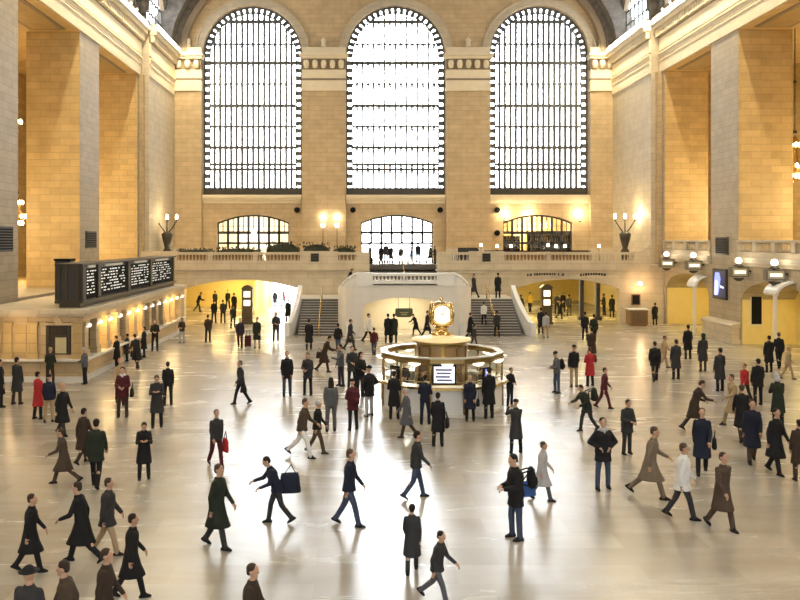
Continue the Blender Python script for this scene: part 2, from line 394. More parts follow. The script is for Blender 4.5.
# ribs of carved plaster round the lunettes and against the west wall
m = MB()
for (aa, d0, d1, hh) in ((19.55, YE-.7, YE, .55), (20.1, YE-1.1, YE-.7, .5), (20.6, YE-2.2, YE-1.1, .5)):
    prev = None
    for i in range(49):
        t = PI*i/48; p = (CX-aa*math.cos(t), ZV-.2+(12.5-(A-aa))*math.sin(t)); q = (CX-(aa+1.9)*math.cos(t), ZV-.2+(14.2-(A-aa))*math.sin(t))
        if prev: m.prism([prev[0], p, q, prev[1]], lambda u, v, d: (u, d, v), d0, d1)
        prev = (p, q)
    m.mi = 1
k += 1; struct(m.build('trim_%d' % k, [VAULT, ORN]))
for s, X in ((-1, XL), (1, XR)):
    for yc, r in LUN:
        k += 1; m = MB(); prev = None
        for i in range(25):
            t = PI*i/24; p = (yc-r*math.cos(t), ZV+.6+1.25*r*math.sin(t)); q = (yc-(r-.35)*math.cos(t), ZV+.6+1.25*(r-.35)*math.sin(t)); w = (yc-(r-.5)*math.cos(t), ZV+.6+1.25*(r-.5)*math.sin(t))
            if prev:
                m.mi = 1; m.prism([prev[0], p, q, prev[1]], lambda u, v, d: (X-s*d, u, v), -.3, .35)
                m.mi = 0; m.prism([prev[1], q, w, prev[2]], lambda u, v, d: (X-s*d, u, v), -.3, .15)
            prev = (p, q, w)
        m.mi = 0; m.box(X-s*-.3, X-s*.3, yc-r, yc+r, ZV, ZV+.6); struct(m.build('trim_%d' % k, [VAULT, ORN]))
    k += 1; m = MB(); edges = sorted([(yc-r, yc+r) for yc, r in LUN]); y = -12
    for a, b in edges+[(YE, YE)]:
        if a-y > .2:
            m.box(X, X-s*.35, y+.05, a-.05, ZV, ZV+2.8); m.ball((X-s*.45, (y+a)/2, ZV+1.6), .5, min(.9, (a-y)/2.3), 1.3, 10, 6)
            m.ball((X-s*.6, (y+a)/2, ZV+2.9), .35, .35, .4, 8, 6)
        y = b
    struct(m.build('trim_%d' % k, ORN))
wi = 6
for s, X in ((-1, XL), (1, XR)):
    for yc, r in LUN:
        wi += 1; loc = (X, yc, ZV+.6); t = thing('window_%d' % wi, loc, None, None); struct(t)
        g = local(loc); R = r-.5; P = [(yc-R*math.cos(PI*i/24), ZV+.6+1.25*R*math.sin(PI*i/24)) for i in range(25)]
        g.prism(P, lambda u, v, d: (X+s*d, u, v), .24, .26); g.build('glass', GLASS, t)
        g = local(loc)
        for j in range(-3, 4):
            y = yc+j*R/3.6; h = 1.25*math.sqrt(R*R-(y-yc)**2); g.box(X+s*.1, X+s*.22, y-.05, y+.05, ZV+.6, ZV+.6+h)
        for z in (1.2, 2.4): w = math.sqrt(R*R-(z/1.25)**2); g.box(X+s*.1, X+s*.22, yc-w, yc+w, ZV+.6+z-.05, ZV+.6+z+.05)
        g.build('mullion', IRON, t)
EXPOSURE = 0.42
# ================================================================= WEST BALCONY, STAIRS
SX0, SX1 = .6, 6.05        # centre stair slot in the balcony
m = MB()
for a, b in ((XL, SX0), (SX1, XR)):
    m.box(a, b, YB-.25, YE, 4.3, ZB); m.box(a, b, YB-.12, YB, 4.05, 4.3)
m.box(SX0, SX1, 68.6, YE, 4.3, ZB)
struct(m.build('floor_balcony', STONE_P))
m = MB(); pierced(m, 'x', YB, XL, XR, 0, 4.3, [(-14.3, -5.0, 0, 2.75, .75, 'seg'), (12.2, 20.7, 0, 2.75, .8, 'seg'), (SX0, SX1, 3.3, 4.3, 0, '')], .8)
struct(m.build('wall_balcony_front', STONE_P, fix=False))
# passages beneath the balcony
def passage(nm, a, b, y0, y1, zc, mats, door=None):
    m = MB(); m.box(a-.2, a, y0, y1, 0, zc); m.box(b, b+.2, y0, y1, 0, zc); m.box(a, b, y0, y1, zc, zc+.1)
    if door:
        m.box(a, door[0], y1, y1+.2, 0, zc); m.box(door[1], b, y1, y1+.2, 0, zc); m.box(door[0], door[1], y1, y1+.2, 2.6, zc)
    else: m.box(a, b, y1, y1+.2, 0, zc)
    return struct(m.build('wall_'+nm, mats))
passage('passage_left', -18.2, -4.6, YB+.8, 94, 4.05, CREAM, (-11, -4.8))
passage('passage_right', 11.6, 24.0, YB+.8, 92, 4.05, YEL, (13, 15))
m = MB()
for x in (18.4, 19.75): m.box(x-.16, x+.16, 69.4, 69.75, 0, 3.6); m.box(x-.28, x+.28, 69.3, 69.85, 0, .3)
struct(m.build('trim_90', BRONZE))
m = MB(); m.box(-9.3, -9.15, 72, 84, 0, 4.0); m.box(-18, -9.3, 84, 84.2, 0, 4.0); struct(m.build('wall_partition', YEL))
# carved lettering over the right arch: shallow bronze marks (too small to read in the photo)
m = MB()
for x0, x1 in ((527, 566), (580, 606)):
    x = x0
    while x < x1:
        w = random.choice((1.2, 1.6, 2)); a = at(x, 0, YB).x; b = at(x+w, 0, YB).x; z = 3.88+.10*math.sin((x-x0)/(x1-x0)*PI)
        m.box(a, b, YB-.015, YB+.01, z-.1, z+.1)
        if random.random() < .5: m.box(a, b+.04, YB-.015, YB+.01, z-.02, z+.03)
        x += w+random.choice((.8, 1, 2.6))
m.build('trim_91', BRONZE)['kind'] = 'structure'
# balustrades on the balcony
def balustrade(name, x0, x1, y, zb, groups, label, top=1.02, mat=STONE_P, raised=()):
    loc = ((x0+x1)/2, y, zb); t = thing(name, loc, label, 'balustrade')
    b = local(loc); b.box(x0, x1, y-.2, y+.2, zb, zb+.36)
    b.box(x0, x1, y-.24, y+.24, zb+top-.2, zb+top); b.build('rail', mat, t)
    x = x0
    for a, c in list(groups)+[(x1, x1)]:
        if a-x > .02: p = local(loc); p.box(x, a, y-.21, y+.21, zb, zb+top+(.08 if a-x > 1.5 else .03)); p.build('pedestal', mat, t)
        x = c
    for a, c in groups:
        q = local(loc)
        n = max(2, int((c-a)/.26)); w = (c-a)/n
        for i in range(n):
            q.lathe([(.05, zb+.28), (.085, zb+.38), (.04, zb+.6), (.035, zb+.74), (.07, zb+top-.16)], a+w*(i+.5), y, 6)
        q.build('balusters', mat, t)
    return t
X = lambda px, Y=YB: (px-VX)*Y/F
balustrade('balustrade', XL+.7, SX0, YB, ZB, [(X(177), X(208)), (X(213), X(253)), (X(258), X(300)), (X(338), X(357))], 'long stone balustrade along the west balcony left of the stair head')
balustrade('balustrade', SX1, X(636), YB, ZB, [(X(450), X(469)), (X(504), X(546)), (X(550), X(591)), (X(595), X(633))], 'long stone balustrade along the west balcony right of the stair head')
loc = (X(642), YB, ZB); t = thing('balcony_end_scroll', loc, 'curved stone scroll piece ending the balcony balustrade against the right pier', 'stonework')
m = local(loc); pts = [(X(636), ZB), (X(650), ZB), (X(650), ZB+1.75)]+[(X(650)-(X(650)-X(636))*i/8, ZB+1.02+.73*(1-i/8)**2.2) for i in range(1, 9)]
m.prism(pts, lambda u, v, d: (u, YB+d, v), -.2, .2); m.build('scroll', STONE_P, t)
for px, lb in ((315, 'left'), (486, 'right')):
    loc = (X(px), YB-.25, ZB+.55); t = thing('vent_grille', loc, 'dark square grille set in the balustrade pedestal above the %s stair flight' % lb, 'grille')
    m = local(loc); m.box(loc[0]-.33, loc[0]+.33, YB-.27, YB-.2, ZB+.27, ZB+.93); m.build('frame', BRONZE, t)
    m = local(loc)
    for i in range(5): m.box(loc[0]-.27, loc[0]+.27, YB-.29, YB-.26, ZB+.33+i*.12, ZB+.38+i*.12)
    m.build('louvre', BLACK, t)
# stairs
def steps(mb, x0, x1, y0, z0, n, rise, run):
    for i in range(n): mb.box(x0, x1, y0+i*run, y0+n*run+.01, z0+i*rise, z0+(i+1)*rise); 
LX0, LX1, RX0, RX1 = -4.5, -1.5, 7.5, 11.2
n1 = 14; rise = 2.3/n1; run = 4.2/n1
def flight(x0, x1, label, cheeks):
    loc = ((x0+x1)/2, 58, 0); t = thing('staircase', loc, label, 'staircase')
    m = local(loc); steps(m, x0, x1, 58, 0, n1, rise, run); m.build('steps', STEP, t)
    m = local(loc)
    for i in range(n1): m.box(x0, x1, 58+i*run-.015, 58+i*run+.02, (i+1)*rise-.02, (i+1)*rise+.008)
    m.build('nosing', MARBLE, t)
    m = local(loc); xm = (x0+x1)/2
    m.tube((xm, 57.9, 1.0), (xm, 62.2, 3.3), .045); m.tube((xm, 57.9, 0), (xm, 57.9, 1.0), .05); m.tube((xm, 60, 1.1), (xm, 60, 2.12), .04); m.tube((xm, 62.2, 2.3), (xm, 62.2, 3.3), .05)
    m.build('handrail', BRASS, t)
    for xc in cheeks:
        m = local(loc); s = -1 if xc < (x0+x1)/2 else 1; N = 10
        prev = None
        for i in range(N+1):
            y = 57.5+4.9*i/N; z = .95+2.35*max(0, (i-1)/(N-1)); w = .16; xo = xc+s*.55*(1-i/N)**2.2
            cur = [(xo-w, y, 0), (xo+w, y, 0), (xo+w, y, z), (xo-w, y, z)]
            if prev: m.add(prev+cur, [(0, 1, 5, 4), (1, 2, 6, 5), (2, 3, 7, 6), (3, 0, 4, 7)]+([(3, 2, 1, 0)] if i == 1 else [])+([(4, 5, 6, 7)] if i == N else []))
            prev = cur
        m.build('cheek_wall', MARBLEW, t)
    return t
flight(LX0, LX1, 'left flight of the grand stair with dark steps, brass rail and pale curved walls', (LX0-.15, LX1+.0))
flight(RX0, RX1, 'right flight of the grand stair with dark steps, brass rail and pale curved walls', (RX0+.0, RX1+.15))
m = MB(); m.box(LX0-.3, LX1+.3, 62.2, YB, 0, 2.3); m.box(RX0-.3, RX1+.3, 62.2, YB, 0, 2.3)
for i in range(6):
    z = 2.3+i/6; m.box(LX1+.3+i*.33, LX1+.63+i*.33, 62.9, YB, 2.0, z+1/6); m.box(RX0-.63-i*.33, RX0-.3-i*.33, 62.9, YB, 2.0, z+1/6)
m.box(SX0, SX1, 58.0, 65.0, 3.0, 3.3); m.box(SX0, SX1, 65, YB, 3.0, 3.3)
struct(m.build('floor_stair_landing', MARBLE))
loc = (3.3, 65.2, 3.3); t = thing('staircase', loc, 'short dark central flight rising behind the podium to the balcony doors', 'staircase')
m = local(loc); steps(m, SX0+.02, SX1-.02, 65.3, 3.3, 9, 1.4/9, .37); m.build('steps', STEP, t)
m = local(loc); m.tube((3.3, 65.2, 4.2), (3.3, 68.6, 5.6), .04); m.tube((3.3, 65.2, 3.3), (3.3, 65.2, 4.2), .04); m.tube((3.3, 68.6, 4.7), (3.3, 68.6, 5.6), .04); m.build('handrail', BRASS, t)
# podium between the flights
loc = (3.1, 57.6, 0); t = thing('stair_podium', loc, 'grey marble podium between the stair flights with a lit low arch in front', 'podium'); pod = t
m = local(loc); YP = 57.6; a0, a1 = -.35, 6.4
pierced(m, 'x', YP, a0, a1, 0, 3.55, [(.1, 5.8, 0, 1.95, .75, 'arc')], .5, 14)
path = []
for i in range(9):
    th = PI/2*i/8; path.append((a0-1.35*math.sin(th), YP+1.5*(1-math.cos(th)), 3.55-.25*(i/8)**2))
path += [(a0-1.35, 62.6, 3.3)]
for sgn in (0, 1):
    for (x, y, z), (x2, y2, z2) in zip(path, path[1:]):
        if sgn: x, x2 = a0+a1-x, a0+a1-x2
        m.add([(x, y, 0), (x2, y2, 0), (x2, y2, z2), (x, y, z)], [(0, 1, 2, 3)])
m.box(a0, a1, YP+.5, 58.2, 3.0, 3.3); m.build('wall', MARBLE, t)
m = local(loc)   # coping and side parapets sweeping down
m.box(a0, a1, YP-.08, YP+.35, 3.5, 3.66)
full = [(a0, YP+.12, 4.35)]+[(x+.1, y+.1, 4.35-1.35*min(1, i/7)**1.4) for i, (x, y, z) in enumerate(path)]
for sgn in (0, 1):
    prev = None
    for (x, y, z) in full:
        if sgn: x = a0+a1-x
        cur = (x, y, z)
        if prev:
            m.tube(prev, cur, .13, n=8)
            lo1, lo2 = prev[2]-.95, cur[2]-.95
            q = Vector((cur[1]-prev[1], -(cur[0]-prev[0]), 0)).normalized()*.06
            m.add([(prev[0]-q.x, prev[1]-q.y, lo1), (cur[0]-q.x, cur[1]-q.y, lo2), (cur[0]-q.x, cur[1]-q.y, z), (prev[0]-q.x, prev[1]-q.y, prev[2]),
                   (prev[0]+q.x, prev[1]+q.y, lo1), (cur[0]+q.x, cur[1]+q.y, lo2), (cur[0]+q.x, cur[1]+q.y, z), (prev[0]+q.x, prev[1]+q.y, prev[2])],
                  [(0, 1, 2, 3), (7, 6, 5, 4), (3, 2, 6, 7)])
        prev = cur
m.build('side_parapet', MARBLEW, t)
balustrade('balustrade', a0, a1, YP+.12, 3.55, [(X(373, YP), X(403, YP)), (X(405, YP), X(437, YP))], 'short marble balustrade on top of the central stair podium', .85, MARBLEW)
m = local((3.1, 57.6, 0)); m.box(-1.2, 7.2, 62.6, 62.8, 0, 3.0); m.box(-1.4, 7.4, YP+.5, 62.6, 2.95, 3.0); m.box(-1.45, -1.3, 59, 62.6, 0, 3); m.box(7.3, 7.45, 59, 62.6, 0, 3); m.build('passage_wall', CREAM, pod)
loc = at(404, 312.5, YP+1.0); t = thing('hanging_sign', loc, 'small dark green rounded sign hanging inside the podium arch', 'sign')
m = local(loc); m.loft([(loc.x, loc.y, loc.z-.33, .45, .05), (loc.x, loc.y, loc.z-.2, .62, .06), (loc.x, loc.y, loc.z+.2, .62, .06), (loc.x, loc.y, loc.z+.3, .55, .06)], 20)
m.build('panel', plain('sign_green', (.10, .13, .06), .4), t)
m = local(loc); m.tube((loc.x-.4, loc.y, loc.z+.28), (loc.x-.4, loc.y, 2.95), .015); m.tube((loc.x+.4, loc.y, loc.z+.28), (loc.x+.4, loc.y, 2.95), .015); m.build('hanger', BRONZE, t)
m = local(loc); m.box(loc.x-.3, loc.x+.3, loc.y-.075, loc.y-.05, loc.z-.02, loc.z+.04); m.box(loc.x-.2, loc.x+.2, loc.y-.075, loc.y-.05, loc.z-.16, loc.z-.1); m.build('lettering', plain('sign_gold', (.5, .42, .2), .4), t)

# ---------------------------------------------------------------- lower west windows (balcony level)
def low_window(idx, a, b, kind):
    c = (a+b)/2; loc = (c, YE+.4, ZB); t = thing('window_%d' % idx, loc, None, None); struct(t); Y = YE+.4
    zt = lambda x: 8.35+.75*(1-((x-c)/((b-a)/2))**2)
    g = local(loc); P = [(a, ZB)]+[(a+(b-a)*i/12, zt(a+(b-a)*i/12)) for i in range(13)]+[(b, ZB)]
    g.prism(P, lambda u, v, d: (u, Y+d, v), .1, .12); g.build('glass', GLASS, t)
    g = local(loc)
    for i in range(8):
        x = a+(b-a)*i/7; g.box(x-.11, x+.11, Y, Y+.14, 4.7 if (kind != 'door' or i in (0, 2, 5, 7)) else 6.4, zt(min(max(x, a+.03), b-.03)))
        if i < 7: xm = x+(b-a)/14; g.box(xm-.04, xm+.04, Y+.02, Y+.1, 7.5, zt(xm))
    for z, w in ((7.4, .13), (6.4, .10)): g.box(a, b, Y, Y+.14, z-w, z+w)
    for i in range(12):
        u, v = a+(b-a)*i/12, a+(b-a)*(i+1)/12; g.prism([(u, zt(u)-.16), (v, zt(v)-.16), (v, zt(v)), (u, zt(u))], lambda u, v, d: (u, Y+d, v), -.02, .16)
    g.box(a, b, Y+.02, Y+.1, 8.0, 8.04); g.build('frame', DGREY, t)
low_window(23, *LOW[0], 'win'); low_window(24, *LOW[1], 'door'); low_window(25, *LOW[2], 'win')
m = MB(); a, b = LOW[0]; m.box(a-.6, b+.6, 83, 83.2, ZB, 10); m.box(a-.8, a-.6, YE+1, 83, ZB, 10); m.box(b+.6, b+.8, YE+1, 83, ZB, 10); m.box(a-.6, b+.6, YE+1, 83, ZB-.2, ZB)
struct(m.build('wall_restaurant_room', CREAM)); light('POINT', (-10.3, 81, 7), 500, (1, .88, .66), .4)
# the bar room behind the right balcony window
m = MB(); a, b = LOW[2]; m.box(a-.6, b+.6, 84, 84.2, ZB, 10); m.box(a-.8, a-.6, YE+1, 84, ZB, 10); m.box(b+.6, b+.8, YE+1, 84, ZB, 10); m.box(a-.6, b+.6, YE+1, 84, ZB-.2, ZB)
struct(m.build('wall_bar_room', STONE_W))
def shelf_unit(px0, px1, py0, py1, Y, label):
    p = at(px0, py1, Y); q = at(px1, py0, Y); loc = ((p.x+q.x)/2, Y, ZB); t = thing('bar_shelf', loc, label, 'shelf')
    m = local(loc); m.box(p.x, q.x, Y, Y+.5, ZB, q.z)
    m.build('carcass', BLACK, t)
    n = 3
    for i in range(n):
        z = ZB+1+(q.z-ZB-1.1)*(i+.5)/n; m = local(loc); m.box(p.x+.1, q.x-.1, Y-.3, Y, z-.03, z); m.build('shelf', WOOD, t)
    m = local(loc)
    for i in range(n):
        z = ZB+1+(q.z-ZB-1.1)*(i+.5)/n; x = p.x+.25
        while x < q.x-.2: m.lathe([(.05, z), (.05, z+.2), (.02, z+.26), (.02, z+.34)], x, Y-.15, 6); x += random.uniform(.16, .3)
    o = m.build('bottles', [plain('bottle_glass', (.25, .22, .12), .15)], t); o['kind'] = 'stuff'
shelf_unit(528, 570, 231, 250, 80.2, 'wide black back bar with bottle shelves behind the right balcony window')
shelf_unit(504, 520, 236, 250, 80.2, 'narrow dark cabinet beside the lit doorway behind the right balcony window')
def small_lamp(px, py, Y, label, r=.13, h=.4, zfloor=None):
    p = at(px, py, Y); z0 = p.z-h if zfloor is None else zfloor; loc = (p.x, p.y, z0); t = thing('table_lamp', loc, label, 'lamp', 'small lamps along the balcony')
    m = local(loc); m.lathe([(.12, z0), (.12, z0+.03), (.025, z0+.05), (.025, p.z)], p.x, p.y, 8); m.build('stand', BRONZE, t)
    m = local(loc); m.lathe([(r, p.z-r), (r*1.05, p.z), (r*.7, p.z+r)], p.x, p.y, 10); m.build('lamp_shade', BULBW, t)

# speakers on the west wall
for px, py, lb in ((297, 210, 'dark round speaker under the left arched window near its right pilaster'), (353, 210, 'dark round speaker under the middle arched window near its left edge'),
                   (440, 210, 'dark round speaker under the middle arched window near its right edge'), (497, 210, 'upper dark round speaker under the right arched window'), (497, 233, 'lower dark round speaker beside the bar window')):
    p = at(px, py, YE); loc = (p.x, YE, p.z); t = thing('wall_speaker', loc, lb, 'speaker', 'round speakers on the west wall')
    m = MB(); m.M = Matrix.Rotation(PI/2, 4, 'X'); m.lathe([(.22, 0), (.27, .06), (.27, .22), (.2, .27), (.01, .28)], 0, 0, 14); m.build('housing', BLACK, t)
# wall floodlights grazing the wall under the right window
for px, lb in ((506, 'leftmost'), (529, 'middle'), (580, 'rightmost')):
    p = at(px, 221, YE-.5); loc = (p.x, YE, p.z); t = thing('wall_floodlight', loc, lb+' small floodlight lighting the wall below the right arched window', 'lamp')
    m = local(loc); m.tube((p.x, YE, p.z), (p.x, YE-.45, p.z), .03); m.build('bracket', BRONZE, t)
    m = local(loc); m.lathe([(.05, p.z-.1), (.12, p.z+.02), (.12, p.z+.06)], p.x, YE-.5, 10); m.build('head', BRONZE, t)
    m = local(loc); m.lathe([(.10, p.z+.06), (.09, p.z+.075)], p.x, YE-.5, 10); m.build('lens', BULB, t)
    light('POINT', (p.x, YE-.6, p.z+.75), 120, (1, .80, .5), .12)
for px in (323, 337):
    p = at(px, 236, YE-1); loc = (p.x, p.y, ZB); t = thing('standing_lamp', loc, ('left' if px < 330 else 'right')+' slim standing lamp before the pilaster between left and middle windows', 'lamp')
    m = local(loc); m.lathe([(.18, ZB), (.18, ZB+.05), (.03, ZB+.08), (.03, p.z+.8)], p.x, p.y, 8); m.build('pole', BRONZE, t)
    m = local(loc); m.lathe([(.16, p.z+.8), (.22, p.z+1.15), (.01, p.z+1.15)], p.x, p.y, 10); m.build('lamp_shade', BULBW, t)
    light('POINT', (p.x, p.y+.25, p.z+1.8), 42, (1, .85, .6), .15)
# candelabra on the balcony ends
def candelabra(px, Y, label):
    x = (px-VX)*Y/F; loc = (x, Y, ZB); t = thing('candelabra', loc, label, 'lamp')
    m = local(loc); m.lathe([(.5, ZB), (.5, ZB+.25), (.34, ZB+.35), (.36, ZB+1.1), (.2, ZB+1.3), (.42, ZB+2.1), (.5, ZB+2.5), (.28, ZB+2.7)], x, Y, 14); m.build('pedestal', BRONZE, t)
    for dx in (-.85, 0, .85):
        m = local(loc); m.tube((x, Y, ZB+2.5), (x+dx*.5, Y, ZB+3.0), .06); m.tube((x+dx*.5, Y, ZB+3.0), (x+dx, Y, ZB+3.7), .05); m.lathe([(.04, ZB+3.65), (.13, ZB+3.75), (.1, ZB+3.8)], x+dx, Y, 8); m.build('arm', BRONZE, t)
        m = local(loc); m.ball((x+dx, Y, ZB+4.0), .13, .13, .24, 8, 6); m.build('flame_bulb', BULB, t)
    light('POINT', (x-.85, Y+.2, ZB+4.2), 130, (1, .78, .45), .15); light('POINT', (x+.85, Y+.2, ZB+4.2), 130, (1, .78, .45), .15)
candelabra(625, 70.5, 'tall bronze candelabra with glowing bulbs at the right end of the balcony')
candelabra(167, 72.5, 'tall bronze candelabra with bulbs at the left end of the balcony')
# planters with hedges, dining tables along the balcony
def hedge(px0, px1, Y, h, label):
    a, b = (px0-VX)*Y/F, (px1-VX)*Y/F; loc = ((a+b)/2, Y, ZB); t = thing('planter', loc, label, 'planter')
    m = local(loc); m.box(a, b, Y-.25, Y+.25, ZB, ZB+.7); m.box(a-.04, b+.04, Y-.29, Y+.29, ZB+.64, ZB+.72); m.build('trough', WOOD, t)
    m = local(loc); h *= 1.3; n = int((b-a)*70)
    for i in range(n):
        c = (random.uniform(a, b), Y+random.uniform(-.3, .3), ZB+.7+h*random.random()**.8); d = Vector((random.uniform(-1, 1), random.uniform(-1, 1), random.uniform(-.4, 1))).normalized()*.17
        e = d.cross(Vector((0, 0, 1))).normalized()*.07; c = Vector(c); m.add([c-d, c-e, c+d, c+e], [(0, 1, 2, 3)])
    m.ball(((a+b)/2, Y, ZB+.7+h*.3), (b-a)/2, .3, h*.55, 16, 6)
    o = m.build('foliage', LEAF, t, fix=False); o['kind'] = 'stuff'
for a, b, h, lb in ((178, 214, .45, 'leftmost low dark hedge planter behind the balcony balustrade'), (216, 262, .55, 'dark hedge planter below the left balcony window'), (266, 300, .9, 'tallest dark hedge planter right of the left balcony window'),
                    (303, 330, .85, 'dark hedge planter in front of the pilaster left of the stair'), (333, 356, .6, 'short dark hedge planter nearest the stair head on its left')):
    hedge(a, b, 70.5, h, lb)
def bistro(px, Y, label):
    x = (px-VX)*Y/F; loc = (x, Y, ZB); t = thing('dining_table', loc, label, 'table', 'tables on the balcony')
    m = local(loc); m.lathe([(.45, ZB+.72), (.45, ZB+.76)], x, Y, 14, False); m.build('tabletop', MARBLEW, t)
    m = local(loc); m.lathe([(.25, ZB), (.05, ZB+.06), (.04, ZB+.72)], x, Y, 10); m.build('leg', BRONZE, t)
for px, lb in ((232, 'left'), (250, 'middle'), (284, 'right')): bistro(px, 74, '%s round dining table behind the hedges below the left balcony window' % lb)
# dark low sofa block at the right of the stair head
loc = (at(466, 0, 71).x, 71, ZB); t = thing('sofa', loc, 'dark high-backed sofa behind the balustrade right of the stair head', 'sofa')
x = loc[0]
for nm, bx in (('seat', (-.9, .9, -.4, .4, .15, .45)), ('backrest', (-.75, .95, -.5, -.3, .4, 1.45)), ('armrest', (-1.05, -.85, -.45, .4, .1, .85)), ('armrest', (.85, 1.05, -.45, .4, .1, 1.3))):
    m = MB(); m.box(*bx); m.M = None; m.v = [(x_, y_, max(0, z_-.1)) for x_, y_, z_ in m.v]; m.build(nm, plain('dark_leather', (.02, .018, .02), .5), t)
loc = (at(538, 0, 69.5).x, 69.5, ZB); t = thing('bar_counter', loc, 'long dark bar counter behind the balustrade below the right balcony window', 'counter')
w = (590-487)*69.5/F/2
m = MB(); m.box(-w, w, 0, .6, 0, 1.05); m.build('body', WOOD, t); m = MB(); m.box(-w-.1, w+.1, -.12, .7, 1.05, 1.12); m.build('worktop', BLACK, t)
for px, py, lb in ((481, 245, 'small glowing lamp left of the lower round speaker on the balcony'), (497, 246, 'small glowing lamp at the left end of the bar counter'), (511, 246, 'small bright lamp on the bar counter in front of the dark cabinet'), (548, 245, 'small bright lamp at the middle of the bar counter'),
                   (556, 246, 'small white lamp right of the middle of the bar counter'), (565, 246, 'small white lamp near the right end of the bar counter'), (599, 246, 'small glowing lamp on the balcony left of the candelabra')):
    if 487 < px < 590: small_lamp(px, py, 69.8, lb, zfloor=ZB+1.12)
    else: small_lamp(px, py, 70.5, lb, zfloor=ZB)
small_lamp(254, 232, 73, 'tall glowing lamp standing below the left balcony window', .2, .4, ZB)

# ================================================================= INFORMATION BOOTH
BX, BY = 3.22, 33.7; loc = (BX, BY, 0)
booth = thing('information_booth', loc, 'round marble and brass information booth in the middle of the floor', 'booth')
NB = 12; R = 2.45
def poly(r, n=NB, off=PI/NB): return [(BX+r*math.cos(off+2*PI*i/n), BY+r*math.sin(off+2*PI*i/n)) for i in range(n)]
def annulus(mb, r0, r1, z0, z1):
    a, b = poly(r0), poly(r1)
    for i in range(NB):
        j = (i+1) % NB; mb.prism([a[i], b[i], b[j], a[j]], lambda u, v, d: (u, v, d), z0, z1)
m = local(loc); annulus(m, R-.14, R, .12, 1.06); m.build('base_wall', MARBLEW, booth)
m = local(loc); annulus(m, R-.12, R+.05, 0, .12); m.build('plinth', MARBLE, booth)
P = poly(R+.015)
for i in range(NB): m = local(loc); m.tube((P[i][0], P[i][1], .1), (P[i][0], P[i][1], 1.08), .045, n=8); m.build('corner_trim', BRASSD, booth)
m = local(loc); annulus(m, R-.45, R+.22, 1.06, 1.13); m.build('counter', MARBLEW, booth)
m = local(loc); annulus(m, R+.2, R+.25, 1.05, 1.14); m.build('counter_edge', BRASS, booth)
Pg = poly(R-.02)
for i in range(NB):
    j = (i+1) % NB; m = local(loc); a = Vector((*Pg[i], 0)); b = Vector((*Pg[j], 0)); u = (b-a).normalized()*.06
    for z0, z1, nm, mt in ((1.32, 2.02, 'glass_pane', GLASSB),):
        p, q = a+u, b-u; m.add([(p.x, p.y, z0), (q.x, q.y, z0), (q.x, q.y, z1), (p.x, p.y, z1)], [(0, 1, 2, 3)]); m.build(nm, mt, booth, fix=False)
m = local(loc)
for i in range(NB):
    m.tube((*Pg[i], 1.13), (*Pg[i], 2.06), .045, n=8)
    j = (i+1) % NB
    for z in (1.3, 2.0): m.tube((*Pg[i], z), (*Pg[j], z), .022, n=6)
    a = Vector((*Pg[i], 0)); b = Vector((*Pg[j], 0)); c = (a+b)/2; m.tube((c.x, c.y, 1.3), (c.x, c.y, 1.62), .018, n=6); m.tube((c.x, c.y, 1.62), (*Pg[i], 1.75), .014, n=5); m.tube((c.x, c.y, 1.62), (*Pg[j], 1.75), .014, n=5)
m.build('brass_frame', BRASSD, booth)
m = local(loc); annulus(m, R-.22, R+.10, 2.03, 2.09); annulus(m, R-.12, R+.04, 2.09, 2.2); m.mi = 1; annulus(m, R-.2, R+.08, 2.2, 2.24); m.build('roof_ring', [BRASSD, plain('frosted_top', (.50, .50, .42), .3)], booth)
for i in range(NB*2):
    a = 2*PI*(i+.5)/(NB*2); c = (BX+(R-.02)*math.cos(a)*1.0, BY+(R-.02)*math.sin(a))
    if i % 2 == 0: continue
    a = PI/NB+2*PI*(i//2+.5)/NB; rr = R*math.cos(PI/NB)+.04; c = (BX+rr*math.cos(a), BY+rr*math.sin(a))
    m = local(loc); m.loft([(c[0], c[1], 1.90, .10, .10), (c[0], c[1], 1.95, .2, .16), (c[0], c[1], 2.03, .25, .18)], 14); m.build('bowl_lamp', emit('bowl_glow', (1, .93, .75), 1.2), booth)
# inner kiosk, platform, pedestal
m = local(loc); m.lathe([(1.15, 0), (1.15, .9), (1.0, .95), (1.0, 2.5), (1.08, 2.56), (1.08, 2.62)], BX, BY, 12, False); m.build('inner_kiosk', BRASSD, booth)
m = local(loc)
for i in range(12):
    a = 2*PI*(i+.5)/12; m.M = Matrix.Translation((1.0*math.cos(a), 1.0*math.sin(a), 0)) @ Matrix.Rotation(a, 4, 'Z'); m.box(-.04, .05, -.18, .18, 1.05, 2.45)
m.build('kiosk_panel', [plain('brown_panel', (.16, .10, .05), .4)], booth)
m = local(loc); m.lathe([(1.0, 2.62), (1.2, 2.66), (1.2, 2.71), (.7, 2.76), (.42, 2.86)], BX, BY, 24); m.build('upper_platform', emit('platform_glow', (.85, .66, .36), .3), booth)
m = local(loc); m.lathe([(.42, 2.8), (.44, 2.9), (.27, 2.98), (.24, 3.12), (.34, 3.2)], BX, BY, 16); m.build('pedestal', BRASS, booth)
def booth_screen(a, w, zc, h, mats):
    m = local(loc); m.M = m.M @ Matrix.Translation((BX, BY, 0)) @ Matrix.Rotation(a, 4, 'Z')
    m.box(R-.12, R-.02, -w/2-.05, w/2+.05, zc-h/2-.05, zc+h/2+.05); o = m.build('monitor', BLACK, booth)
    m = local(loc); m.M = m.M @ Matrix.Translation((BX, BY, 0)) @ Matrix.Rotation(a, 4, 'Z'); m.box(R-.02, R-.005, -w/2, w/2, zc-h/2, zc+h/2)
    m.mi = 1
    for i in range(4): m.box(R-.005, R+.0, -w/2+.06+.05*(i % 2), w/2-.1-.04*(i % 3), zc+h/2-.16-i*.13, zc+h/2-.09-i*.13)
    m.build('screen', mats, o)
